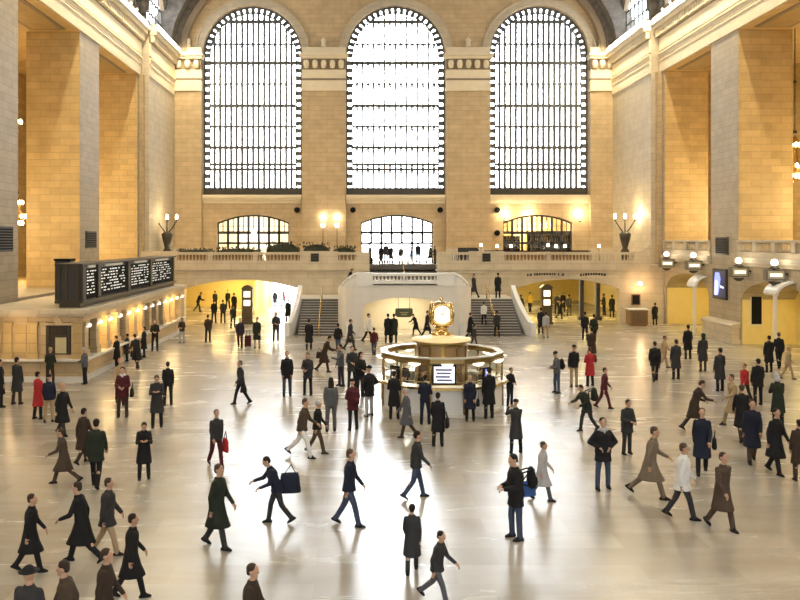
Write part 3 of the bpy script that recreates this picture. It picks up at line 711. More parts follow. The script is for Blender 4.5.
booth_screen(-PI/2-.05, .78, 1.62, .62, [SCREENW, plain('screen_text', (.2, .22, .4), .5)])
booth_screen(-PI*.27, .3, 1.5, .5, [SCREENB, SCREENL])
booth_screen(-PI*.80, .4, 1.5, .5, [DGREY, TEXTW])
m = local(loc)
for a in (-.4, -.9, -1.9, -2.5, -2.9): c = (BX+2.2*math.cos(a), BY+2.2*math.sin(a)); m.box(c[0]-.12, c[0]+.12, c[1]-.08, c[1]+.08, 1.13, 1.3)
m.build('leaflet_holder', CREAM, booth)
light('POINT', (BX, BY-1.7, 1.85), 22, (1, .84, .55), .3); light('POINT', (BX-1.6, BY, 1.85), 20, (1, .84, .55), .3); light('POINT', (BX+1.6, BY, 1.85), 20, (1, .84, .55), .3)
# four-faced clock
loc = (BX, BY, 3.2); clk = thing('four_faced_clock', loc, 'brass four-faced clock with glowing opal dials on top of the booth', 'clock')
zc = .50
m = MB(); m.lathe([(.2, 0), (.3, .04), (.16, .1), (.2, .16)], 0, 0, 14); m.ball((0, 0, zc), .33, .33, .4); m.lathe([(.16, .84), (.1, .92), (.07, .96), (.04, 1.02), (.08, 1.08), (.01, 1.2)], 0, 0, 10); m.build('case', BRASS, clk)
for i in range(4):
    Rz = Matrix.Rotation(i*PI/2+.0, 4, 'Z')
    m = MB(); m.M = Rz @ Matrix.Translation((0, -.30, zc)) @ Matrix.Rotation(PI/2, 4, 'X'); m.lathe([(.36, 0), (.47, .02), (.49, .1), (.42, .16), (.36, .1)], 0, 0, 28); m.build('bezel', BRASS, clk)
    m = MB(); m.M = Rz @ Matrix.Translation((0, -.30, zc)) @ Matrix.Rotation(PI/2, 4, 'X'); m.lathe([(.38, .02), (.37, .1), (.2, .125), (.01, .13)], 0, 0, 28); o = m.build('dial', DIAL, clk)
    m = MB(); m.M = Rz @ Matrix.Translation((0, -.435, zc))
    for h in range(12):
        a = h*PI/6; m.tube((.29*math.sin(a), 0, .29*math.cos(a)), (.34*math.sin(a), 0, .34*math.cos(a)), .012, n=5)
    m.tube((0, 0, 0), (.13, 0, .12), .018, .012, 5); m.tube((0, 0, 0), (-.26, 0, .06), .013, .008, 5); m.build('hands', BLACK, o)

# ================================================================= TICKET OFFICE, DEPARTURE BOARD (left)
TX, TY0, TY1, TZ = -13.2, 39.2, 61.0, 3.43
loc = ((XL+TX)/2, TY0, 0); tk = thing('ticket_office', loc, 'long stone ticket office with a row of lit windows along the left wall', 'ticket office')
m = local(loc); m.box(XL, TX, TY0, TY1, 0, 1.0)
m.box(XL, TX-.5, TY0+.0, TY1, 1.0, TZ-.6); m.box(XL, TX, TY0, TY1, TZ-.6, TZ-.35); m.build('block', STONE, tk)
m = local(loc); m.box(XL, TX+.12, TY0-.12, TY1+.1, TZ-.35, TZ-.22); m.box(XL, TX+.28, TY0-.28, TY1+.2, TZ-.22, TZ); m.build('cornice', STONE_P, tk)
m = local(loc); m.box(XL, TX+.3, TY0-.3, TY1+.1, 1.0, 1.1); m.build('counter_shelf', MARBLE, tk)
m = local(loc); m.box(XL, TX+.1, TY0-.1, TY1+.05, 0, .25); m.build('plinth', MARBLE, tk)
nw = 12; L = (TY1-TY0-1.2)/nw
for i in range(nw+1):
    y = TY0+.6+i*L; m = local(loc); m.box(TX-.5, TX, y-.28, y+.28, 1.1, TZ-.6); m.box(TX-.5, TX+.06, y-.32, y+.32, TZ-.85, TZ-.6); m.box(TX-.5, TX+.06, y-.32, y+.32, 1.1, 1.45); m.build('pilaster', STONE, tk)
for i in range(nw):
    a = TY0+.6+i*L+.28; b = a+L-.56; c = (a+b)/2
    m = local(loc); m.prism([(a, 1.1), (b, 1.1), (b, TZ-.9)]+[(c+(b-a)/2*math.cos(PI*j/8), TZ-.9+.28*math.sin(PI*j/8)) for j in range(1, 8)]+[(a, TZ-.9)], lambda u, v, d: (TX-.42+d, u, v), 0, .02)
    dark = i in (0, 3, 6, 7, 8)
    w = m.build('ticket_window', plain('dark_window', (.05, .04, .03), .2) if dark else GLOW, tk)
    m = local(loc)
    for j in range(4): y = a+(b-a)*j/3; m.box(TX-.39, TX-.33, y-.03, y+.03, 1.1, TZ-.8)
    for z in (1.9, 2.7): m.box(TX-.39, TX-.33, a, b, z-.03, z+.03)
    m.build('grille', BRONZE if dark else BRASS, w)
for i in (1, 2, 4, 5, 9, 10):
    y = TY0+.6+(i+.5)*L; light('POINT', (TX+.15, y, 2.5), 26, (1, .72, .32), .1)
for i in range(nw+1):
    y = TY0+.6+i*L
    m = local(loc); m.tube((TX, y, 2.55), (TX+.16, y, 2.55), .02); m.ball((TX+.16, y, 2.62), .06, .06, .09, 8, 6); m.build('sconce', BULBW, tk)
# camera-facing end: pilasters, framed window with pediment
for x0, x1 in ((-13.6, -13.22), (-15.75, -15.3), (-16.9, -16.5), (-18.35, -17.9)):
    m = local(loc); m.box(x0, x1, TY0-.14, TY0, 1.1, TZ-.75); m.box(x0-.05, x1+.05, TY0-.18, TY0, TZ-.75, TZ-.6); m.box(x0-.05, x1+.05, TY0-.18, TY0, 1.1, 1.45); m.build('pilaster', STONE_W, tk)
m = local(loc); m.box(-15.05, -14.9, TY0-.1, TY0, 1.3, 2.85); m.box(-13.7, -13.62, TY0-.1, TY0, 1.3, 2.85)
m.box(-15.15, -13.62, TY0-.14, TY0, 2.68, 2.8); m.prism([(-14.5, 2.8), (-14.1, 2.8), (-14.3, 3.1)], lambda u, v, d: (u, TY0+d, v), -.12, 0); m.build('window_frame', STONE, tk)
m = local(loc); m.box(-14.9, -13.7, TY0-.03, TY0-.01, 1.3, 2.82); w = m.build('end_window', plain('dark_window', (.05, .04, .03), .2), tk)
m = local(loc); m.box(-14.85, -14.75, TY0-.09, TY0-.03, 1.3, 2.7); m.box(-13.87, -13.75, TY0-.09, TY0-.03, 1.3, 2.7); m.box(-14.5, -13.9, TY0-.09, TY0-.03, 2.12, 2.22); m.box(-14.85, -13.75, TY0-.09, TY0-.03, 2.68, 2.7); m.build('grille', BRONZE, w)
m = local(loc); m.box(-14.47, -13.95, TY0-.05, TY0-.03, 1.35, 2.1); m.build('lit_pane', plain('dull_lit_pane', (.55, .48, .28), .3), w)
m = local(loc); m.box(-17.75, -17.0, TY0-.05, TY0, 1.3, 2.7); m.build('panelling', STONE_W, tk)
m = local(loc); m.box(-16.4, -15.85, TY0-.05, TY0, 1.3, 2.7); m.build('panelling', STONE_W, tk)
# departure board
B0, B1, BZ0, BZ1 = 40.0, 60.0, 3.76, 5.56; BXF = -13.5
loc = (BXF-.6, B0, TZ); bd = thing('departure_board', loc, 'long black departure board with rows of small white text on top of the ticket office', 'departure board')
m = local(loc); m.box(BXF-1.1, BXF-.1, B0, B1, BZ0-.05, BZ1-.08); m.build('casing', DGREY, bd)
m = local(loc); m.box(BXF-1.3, BXF+.05, B0-.05, B1+.05, BZ1-.1, BZ1); m.box(BXF-1.3, BXF+.05, B0-.05, B1+.05, BZ0-.12, BZ0); m.box(BXF-1.1, BXF-.1, B0+.02, B1, TZ, BZ0-.1); m.build('frame_rail', BRONZE, bd)
for x in (BXF-1.1, BXF-.75, BXF-.2): m = local(loc); m.box(x-.06, x+.06, B0-.06, B0, BZ0, BZ1-.1); m.build('end_rib', BRONZE, bd)
segs = [(40.7, 42.4), (42.9, 47.6), (48.6, 52.8), (53.5, 58.8)]
for a, b in segs:
    m = local(loc); m.box(BXF-.1, BXF-.04, a, b, BZ0+.05, BZ1-.28); p = m.build('train_panel', BLACK, bd)
    m = local(loc)
    nr = 8
    for r in range(nr):
        z = BZ1-.40-r*.155; y = a+.15
        while y < b-.3:
            w = random.uniform(.12, .42); 
            if y+w < b-.1 and random.random() < .8: m.box(BXF-.04, BXF-.03, y, y+w, z-.03, z+.028)
            y += w+random.choice((.08, .12, .3))
    m.build('text_row', TEXTW, p)
    m = local(loc); m.box(BXF-.1, BXF-.02, a+.2*(b-a), a+.85*(b-a), BZ1-.24, BZ1-.12); m.build('header_light', plain('header_panel', (.7, .72, .7), .4), bd)
for y in (40.3, 42.65, 48.1, 53.15, 59.4): m = local(loc); m.box(BXF-.12, BXF+.03, y-.22, y+.22, BZ0, BZ1-.05); m.build('divider', BRONZE, bd)
loc = (-13.9, 39.2, TZ); 
for x, y, lb in ((-15.4, 43, 'small dark box on the roof of the ticket office behind the departure board'),):
    t = thing('roof_box', (x, y, BZ1-.0), lb, 'box')
    t.location.z = TZ; m = MB(); m.box(-.4, .4, -.3, .3, 0, 2.2); m.build('body', DGREY, t); m = MB(); m.box(-.45, .45, -.35, .35, 2.2, 2.3); m.build('lid', BLACK, t)

# ================================================================= PIER PANELS, SCREEN, SIGNS, LAMPS
def pier_panel(side, y0, y1, z0, z1, label):
    X0 = XL if side < 0 else XR; s = -side; loc = (X0, (y0+y1)/2, z0); t = thing('louvred_panel', loc, label, 'panel', 'black louvred panels on the piers')
    m = local(loc); m.box(X0, X0+s*.08, y0, y1, z0, z1); m.build('frame', DGREY, t)
    m = local(loc)
    n = 8
    for i in range(n): z = z0+.08+(z1-z0-.16)*(i+.5)/n; m.box(X0+s*.08, X0+s*.11, y0+.08, y1-.08, z-.04, z+.04)
    m.build('louvre', BLACK, t)
pier_panel(-1, 41.6, 43.6, 6.1, 7.4, 'black louvred panel on the nearest left pier at the photo edge')
pier_panel(-1, 55.2, 57.3, 6.15, 7.3, 'black louvred panel on the second left pier above the departure board')
pier_panel(1, 55.0, 56.9, 5.7, 6.9, 'black louvred panel on the right pier above the blue screen')
loc = (XR, 56.2, 2.8); t = thing('advertising_screen', loc, 'tall dark screen with a blue and lilac picture on the right pier', 'screen')
m = local(loc); m.box(XR, XR-.15, 55.1, 57.2, 2.7, 4.75); m.build('casing', DGREY, t)
m = local(loc); m.box(XR-.15, XR-.16, 55.25, 57.05, 2.85, 4.6); o = m.build('screen', emit('dark_blue_screen', (.02, .025, .06), 1), t)
m = local(loc); fy = lambda u, v, d: (XR-.16-d, u, v)
m.prism([(56.9, 2.95), (56.3, 2.95), (56.0, 3.6), (55.9, 4.1), (56.1, 4.5), (56.7, 4.5), (56.85, 4.0)], fy, 0, .01); m.mi = 1; m.prism([(56.75, 3.0), (56.45, 3.0), (56.25, 3.7), (56.5, 4.0), (56.7, 3.8)], fy, .01, .02); m.prism([(55.9, 3.5), (55.4, 3.45), (55.4, 3.55), (55.95, 3.65)], fy, 0, .01)
m.build('picture', [SCREENL if False else emit('blue_picture', (.22, .28, .75), 1.2), SCREENL], o)
m = MB(); m.box(XR-.5, XR, 53.4, 58.0, 0, 1.05)
pr = [(0, 1.05), (-.55, 1.05), (-.6, 1.18), (-.45, 1.3), (0, 1.4)]
m.prism([(XR+u, v) for u, v in pr], lambda u, v, d: (u, d, v), 53.3, 58.1); m.box(XR-.6, XR, 53.3, 58.1, 0, .3); struct(m.build('trim_95', STONE_P))
# right loggia balustrade & corbels
for (a, b), lb in zip(RB+near[:1], ('stone balustrade of the far loggia opening in the right wall', 'stone balustrade of the near loggia opening beside the screen pier', 'x')):
    pass
def side_balustrade(a, b, label):
    loc = (XR, (a+b)/2, 5.6); t = thing('balustrade', loc, label, 'balustrade')
    m = local(loc); m.box(XR-.1, XR+.3, a, b, 5.6, 5.95); m.box(XR-.14, XR+.34, a, b, 6.55, 6.7); m.build('rail', STONE_P, t)
    n = 4
    for i in range(n+1): m = local(loc); y = a+(b-a)*i/n; m.box(XR-.1, XR+.3, max(a, y-.22), min(b, y+.22), 5.9, 6.6); m.build('pedestal', STONE_P, t)
    for i in range(n):
        m = local(loc); y = a+(b-a)*i/n+.4
        while y < a+(b-a)*(i+1)/n-.25: m.lathe([(.06, 5.95), (.09, 6.05), (.04, 6.25), (.06, 6.55)], XR+.1, y, 6); y += .3
        m.build('balusters', STONE_P, t)
side_balustrade(57.8, 66.7, 'stone balustrade in the far opening of the right wall beyond the screen pier')
side_balustrade(44.3, 53.6, 'stone balustrade in the near opening of the right wall at the photo edge')
for a, b in RB:
    k += 1; m = MB(); m.box(XR-.3, XR, a-.1, b+.1, 5.25, 5.6); m.box(XR-.18, XR, a-.1, b+.1, 5.05, 5.25); struct(m.build('trim_%d' % k, STONE_P))
def gate_sign(Y, z, label):
    X0 = XR-.75; loc = (XR, Y, z); t = thing('gate_sign', loc, label, 'sign', 'globe lamp gate signs on the right wall')
    m = local(loc); m.box(X0+.1, XR, Y-.08, Y+.08, z-.06, z+.06); m.tube((X0, Y, z-.3), (X0, Y, z+.5), .05); m.lathe([(.12, z-.62), (.3, z-.5), (.34, z-.42)], X0, Y, 12); m.lathe([(.34, z+.3), (.2, z+.42), (.14, z+.5)], X0, Y, 12); m.build('bracket', BRONZE, t)
    m = local(loc); m.box(X0-.55, X0+.55, Y-.2, Y+.2, z-.36, z+.26); GB = plain('sign_box_bronze', (.17, .15, .11), .5); bx = m.build('box', GB, t)
    m = local(loc); m.box(X0-.34, X0+.34, Y-.215, Y-.2, z-.14, z+.04); m.mi = 1; m.box(X0-.46, X0+.46, Y-.21, Y-.2, z-.27, z+.17); m.build('lit_panel', [GLOWC, plain('sign_frame_grey', (.45, .42, .34), .5)], bx)
    m = local(loc); m.ball((X0, Y, z+.66), .2, n=14, k=10); m.build('globe', BULBW, t)
    light('POINT', (X0, Y-.5, z+.7), 12, (1, .85, .6), .25)
gate_sign(64.2, 4.95, 'globe lamp sign farthest down the right wall'); gate_sign(59.0, 4.95, 'globe lamp sign just beyond the screen pier')
gate_sign(51.9, 4.75, 'globe lamp sign just this side of the screen pier'); gate_sign(47.4, 4.75, 'globe lamp sign nearest the right edge of the photo')
# ground floor behind the right arches
m = MB(); m.box(XR+3.5, XR+3.7, -10, YE, 0, 5.3); struct(m.build('wall_right_inner', YEL))
for a, b in RB:
    k += 1; m = MB()
    for y, s in ((a+.35, 1), (b-.35, -1)): m.box(XR+.1, XR+3.5, y, y+s*.04, 0, 3.2)
    struct(m.build('trim_%d' % k, YEL))
p = at(756, 0, 53.2); loc = (p.x, 53.2, 0); t = thing('door_slot', loc, 'tall narrow black doorway in the yellow wall right of the screen pier', 'doorway')
m = local(loc); m.box(p.x-.32, p.x+.32, 53.1, 53.21, at(0, 324, 53.2).z, at(0, 295, 53.2).z); m.build('opening', BLACK, t); m = local(loc); m.box(p.x-.38, p.x+.38, 53.13, 53.2, at(0, 326, 53.2).z, at(0, 294, 53.2).z); m.build('surround', CREAM, t)
t.name = 'doorway'
def canopy(px, Y, zt, w, label):
    x = (px-VX)*Y/F; loc = (x, Y, 0); t = thing('gate_canopy', loc, label, 'canopy')
    m = local(loc); pts = [(x+w*math.cos(PI*i/12), zt-.75+.75*math.sin(PI*i/12)) for i in range(13)]; ins = [(x+(w-.12)*math.cos(PI*i/12), zt-.85+.75*math.sin(PI*i/12)) for i in range(13)]
    for i in range(12): m.prism([pts[i], pts[i+1], ins[i+1], ins[i]], lambda u, v, d: (u, d, v), Y, Y+1.5)
    m.build('vault', MARBLEW, t)
    for sx in (-1, 1):
        m = local(loc); m.box(x+sx*w-.08, x+sx*w+.08, Y, Y+.2, 0, zt-.7); m.build('post', CREAM, t)
canopy(801, 46.5, at(0, 281, 46.5).z, 1.4, 'white curved canopy over a gate at the right edge of the photo')
canopy(707, 58.4, at(0, 276, 58.4).z, .85, 'white curved canopy just left of the screen pier')
# chandeliers
def chandelier(x, y, zt, z1, z0, label, r=.75):
    loc = (x, y, z0); t = thing('chandelier', loc, label, 'chandelier')
    m = local(loc); m.tube((x, y, z1), (x, y, zt), .035); m.ball((x, y, (zt+z1)/2), .12); m.ball((x, y, z1+.3), .15); m.build('rod', BRONZE, t)
    m = local(loc); h = z1-z0
    m.lathe([(.1, z0), (r*.5, z0+h*.15), (r*.9, z0+h*.3), (r*.92, z0+h*.36), (r*.4, z0+h*.6), (r*.55, z0+h*.8), (.1, z1)], x, y, 16); m.build('body', BRASS, t)
    for ring_r, z in ((r, z0+h*.35), (r*.6, z0+h*.82), (r*.6, z0+h*.12)):
        for i in range(10):
            a = 2*PI*i/10; m = local(loc); m.ball((x+ring_r*math.cos(a), y+ring_r*math.sin(a), z), .12, .12, .15, 6, 5); m.build('bulb', BULB, t)
chandelier(29.0, 55.6, 21.0, 13.6, 10.6, 'lit chandelier hanging deep inside the near right opening')
chandelier(-24.0, 56.5, 21.0, 16.6, 13.8, 'upper part-hidden chandelier seen past the left reveal')
chandelier(-23.3, 56.0, 12.0, 9.6, 7.6, 'lower part-hidden chandelier seen past the left reveal', .6)
for nm, Y in (('left', 48), ('left', 62.5), ('right', 49), ('right', 62)):
    x = XL-6 if nm == 'left' else XR+6
    if nm == 'left': light('POINT', (x, Y, 8), 1250, (1, .80, .46), .8)
    else: light('POINT', (x, Y, 9), 1250, (1, .80, .46), .8)
# directory cabinets under the balcony
def cabinet(px, fy, top, Y, label):
    x = (px-VX)*Y/F; z1 = at(0, top, Y).z; loc = (x, Y, 0); t = thing('directory_cabinet', loc, label, 'cabinet')
    m = local(loc); m.box(x-.42, x+.42, Y, Y+.5, 0, z1-.3); m.prism([(x-.5, z1-.3), (x+.5, z1-.3), (x+.25, z1-.08), (x, z1), (x-.25, z1-.08)], lambda u, v, d: (u, d, v), Y-.06, Y+.56); m.box(x-.5, x+.5, Y-.06, Y+.55, 0, .2); m.build('case', plain('cabinet_bronze', (.10, .07, .03), .4, .3), t)
    hgt = z1-.3
    for a, b in ((.52, .68), (.76, .93)): m = local(loc); m.box(x-.26, x+.26, Y-.03, Y, hgt*a, hgt*b); m.build('lit_pane', GLOWC, t)
cabinet(547, 335, 284, 66.0, 'tall dark cabinet with two lit panes in the right passage mouth')
cabinet(247, 335, 285, 66.0, 'tall brown cabinet with lit panes in the left passage mouth')
p = at(639, 323, 63.5); loc = (20.8, 64.5, 0); t = thing('reception_desk', loc, 'brown wooden desk with a white top by the right pier of the balcony', 'desk')
a, b = (630-VX)*64.5/F, (648-VX)*64.5/F
m = local(loc); m.box(a, b, 64.5, 65.5, .1, 1.25); m.box(a+.1, b-.1, 64.52, 65.4, 0, .1); m.build('body', WOOD, t)
m = local(loc)
for i in range(3): x = a+.1+(b-a-.2)*i/3; m.box(x+.05, x+(b-a-.2)/3-.05, 64.46, 64.5, .25, 1.1)
m.build('panel', plain('brown_panel', (.16, .10, .05), .4), t)
m = local(loc); m.box(a-.1, b+.1, 64.4, 65.6, 1.25, 1.33); m.build('worktop', MARBLEW, t)
loc = (a+.8, 66.3, 1.4); t = thing('notice_board', loc, 'dark square notice board on the wall behind the desk', 'notice board')
x0, x1 = (632-VX)*66.5/F, (641-VX)*66.5/F
m = local(loc); m.box(x0, x1, YB-.08, YB, at(0, 305, YB).z, at(0, 294, YB).z); m.build('frame', WOOD, t); m = local(loc); m.box(x0+.08, x1-.08, YB-.10, YB-.08, at(0, 305, YB).z+.08, at(0, 294, YB).z-.08); m.build('board', BLACK, t)
p = at(640, 284, YB-.4); loc = (p.x, YB, p.z); t = thing('wall_lamp', loc, 'bright globe wall lamp above the desk under the balcony', 'lamp')
m = local(loc); m.tube((p.x, YB, p.z-.2), (p.x, YB-.4, p.z-.1), .03); m.build('bracket', BRASS, t); m = local(loc); m.ball((p.x, YB-.4, p.z+.05), .17); m.build('globe', BULBW, t)
light('POINT', (p.x, YB-.6, p.z), 90, (1, .62, .3), .15)
# ceiling lights in the passages
def ceil_light(x, y, z, e, c, lb):
    loc = (x, y, z); t = thing('ceiling_light', loc, lb, 'lamp', 'ceiling lights in the passages')
    m = MB(); m.lathe([(.5, -.06), (.55, 0)], 0, 0, 16); m.build('rim', BRASS, t); m = MB(); m.lathe([(.46, -.1), (.48, -.06)], 0, 0, 16); m.build('diffuser', BULBW, t)
    light('AREA', (x, y, z-.15), e, c, 1.0)
for x, y, e, c, lb in ((-12.2, 70.5, 240, (1, .66, .2), 'ceiling light over the left part of the left passage'), (-7.4, 70.5, 420, (1, .9, .68), 'ceiling light over the right part of the left passage near the mouth'), (-7, 80, 600, (1, .93, .8), 'ceiling light deep in the left passage'), (-12, 80, 400, (1, .75, .3), 'ceiling light deep at the left of the left passage'),
                   (14.2, 71, 330, (1, .80, .30), 'ceiling light near the mouth of the right passage'), (19.2, 71, 260, (1, .74, .24), 'ceiling light near the columns of the right passage'), (14, 82, 420, (1, .85, .45), 'ceiling light deep in the right passage')):
    ceil_light(x, y, 4.03, e, c, lb)
light('AREA', (3, 60, 2.9), 170, (1, .86, .58), 2.0)
for Y in (62.3, 49): light('AREA', (XR+1.9, Y, 4.1), 120, (1, .75, .25), 1.5)
light('POINT', (16.8, 82.5, 8.2), 1100, (1, .75, .4), .3)
light('POINT', (-16.0, TY0-1.2, 2.6), 30, (1, .65, .3), .2)  # warm light added to brighten the office end wall, no fixture
# ================================================================= PEOPLE
def rem(mb, name, voxel, smooth=3, dec=.5, mats=None):
    o = mb.build('tmp_src', mats or [], None)
    r = o.modifiers.new('r', 'REMESH'); r.mode = 'VOXEL'; r.voxel_size = voxel; r.use_smooth_shade = True
    s = o.modifiers.new('s', 'SMOOTH'); s.factor = .5; s.iterations = smooth
    d = o.modifiers.new('d', 'DECIMATE'); d.ratio = dec
    dg = bpy.context.evaluated_depsgraph_get(); me = bpy.data.meshes.new_from_object(o.evaluated_get(dg)); me.name = name
    bpy.data.objects.remove(o); me.polygons.foreach_set('use_smooth', [True]*len(me.polygons)); return me
def capseg(mb, a, b, ra, rb, n=12):
    mb.tube(a, b, ra, rb, n); mb.ball(a, ra, n=n, k=8); mb.ball(b, rb, n=n, k=8)
def skeleton(P):
    """front is -Y. P: lean, legs [(thigh fwd deg, knee bend deg, out)], arms [(shoulder fwd, out, elbow, inward)], head"""
    R = math.radians; J = {}
    lean = R(P.get('lean', 0)); hip = Vector((0, 0, .92)); legs = []
    for s, (a, b, o) in zip((-1, 1), P['legs']):
        h0 = hip+Vector((s*.09, 0, 0)); A = R(a); B = R(a-b)
        kn = h0+.43*Vector((s*math.sin(R(o)), -math.sin(A), -math.cos(A))); an = kn+.41*Vector((s*math.sin(R(o*.5)), -math.sin(B), -math.cos(B)))
        legs.append([h0, kn, an, b, a])
    low = min(l[2].z for l in legs)-.075
    for l in legs:
        for i in range(3): l[i] = l[i]-Vector((0, 0, low))
    hip.z -= low
    up = Vector((0, -math.sin(lean), math.cos(lean))); fw = Vector((0, -math.cos(lean), -math.sin(lean)))
    J['legs'] = legs; J['hip'] = hip; J['up'] = up; J['fw'] = fw
    J['chest'] = hip+up*.36; J['neck'] = hip+up*.535; hl = lean+R(P.get('nod', 0))
    hu = Vector((0, -math.sin(hl), math.cos(hl))); J['hu'] = hu; J['hf'] = Vector((0, -math.cos(hl), -math.sin(hl)))
    J['head'] = J['neck']+hu*.17
    J['arms'] = []
    for s, (a, o, e, inn) in zip((-1, 1), P['arms']):
        sh = hip+up*.465+Vector((s*.158, 0, 0)); A = R(a)-0
        el = sh+.29*Vector((s*math.sin(R(o)), -math.sin(A)*math.cos(R(o)), -math.cos(A)*math.cos(R(o))))
        E = R(a+e); d = Vector((-s*math.sin(R(inn)), -math.sin(E)*math.cos(R(inn)), -math.cos(E)*math.cos(R(inn)))); wr = el+.25*d
        J['arms'].append([sh, el, wr, d, s])
    return J
def ring_along(mb, pts, n=16):
    """pts (center, rx, ry, up-normal fwd) stacked elliptical sections"""
    vs = []; fs = []
    for c, rx, ry, fw in pts:
        for i in range(n):
            a = 2*PI*i/n; vs.append(c+Vector((1, 0, 0))*rx*math.cos(a)+fw*ry*math.sin(a))
    for k in range(len(pts)-1):
        for i in range(n):
            j = (i+1) % n; fs.append((k*n+i, k*n+j, (k+1)*n+j, (k+1)*n+i))
    fs.append(tuple(range(n))[::-1]); fs.append(tuple((len(pts)-1)*n+i for i in range(n)))
    mb.add(vs, fs, True)
def torso(mb, J, g=0):
    h, u, f = J['hip'], J['up'], J['fw']
    ring_along(mb, [(h-u*.10, .13+g, .10+g, f), (h, .165+g, .12+g, f), (h+u*.1, .15+g, .11+g, f), (h+u*.2, .142+g, .105+g, f), (h+u*.32, .158+g, .12+g, f), (h+u*.42, .160+g, .115+g, f), (h+u*.475, .125+g, .09+g, f), (h+u*.515, .085+g*.6, .07+g*.5, f), (h+u*.545, .062+g*.3, .06+g*.3, f)])
def hand(mb, wr, d, s, f):
    d = d.normalized(); side = d.cross(Vector((0, 0, 1)))
    if side.length < .2: side = Vector((0, -1, 0))
    side.normalize(); nrm = side.cross(d).normalized()
    capseg(mb, wr, wr+d*.075, .026, .030, 8)
    base = wr+d*.08
    for i, ln in enumerate((.062, .072, .068, .052)):
        o = side*(.027-.018*i); p = base+o; q = p+d*ln*.5-nrm*.006; r = q+d*ln*.4-nrm*.022; t = r+d*ln*.2-nrm*.03
        mb.tube(wr+d*.05+o, p, .0095, n=6); mb.tube(p, q, .0092, n=6); mb.tube(q, r, .0085, n=6); mb.tube(r, t, .0078, n=6)
    p = wr+d*.03+side*.025; q = p+d*.035+side*.022; mb.tube(p, q, .011, n=6); mb.tube(q, q+d*.03-nrm*.01, .0095, n=6)
POSES = {
 'stand':  dict(legs=[(3, 3, 3), (-3, 2, 4)], arms=[(4, 9, 14, 5), (6, 9, 18, 6)]),
 'wait':   dict(legs=[(6, 10, 5), (-2, 0, 3)], arms=[(8, 12, 78, 32), (10, 12, 70, 30)], nod=14, lean=2),
 'phone':  dict(legs=[(2, 2, 4), (-2, 2, 4)], arms=[(22, 8, 92, 26), (22, 8, 92, 26)], nod=28, lean=5),
 'walk':   dict(legs=[(20, 7, 1), (-15, 17, 1)], arms=[(-14, 8, 16, 2), (16, 8, 26, 6)], lean=4),
 'step':   dict(legs=[(-12, 26, 1), (17, 4, 1)], arms=[(18, 9, 26, 4), (-16, 9, 12, 0)], lean=4),
 'stride': dict(legs=[(26, 10, 2), (-20, 30, 1)], arms=[(-20, 9, 24, 2), (20, 9, 46, 10)], lean=9),
 'hunch':  dict(legs=[(19, 10, 1), (-14, 24, 1)], arms=[(34, 10, 44, 12), (8, 14, 60, 10)], lean=20, nod=8),
 'camera': dict(legs=[(3, 2, 8), (-3, 2, 8)], arms=[(58, 16, 88, 30), (58, 16, 88, 30)], nod=6),
 'hips':   dict(legs=[(4, 2, 6), (-4, 2, 6)], arms=[(-8, 36, 60, 48), (-8, 36, 60, 48)]),
 'talk':   dict(legs=[(4, 5, 4), (-3, 2, 4)], arms=[(6, 8, 16, 4), (42, 14, 60, 10)], lean=3, nod=4),
}
SKIN = plain('skin', (.50, .30, .20), .55, var=.05); EYE = plain('eye_dark', (.02, .015, .012), .3); LIP = plain('lip', (.35, .13, .11), .5)
PM = {}
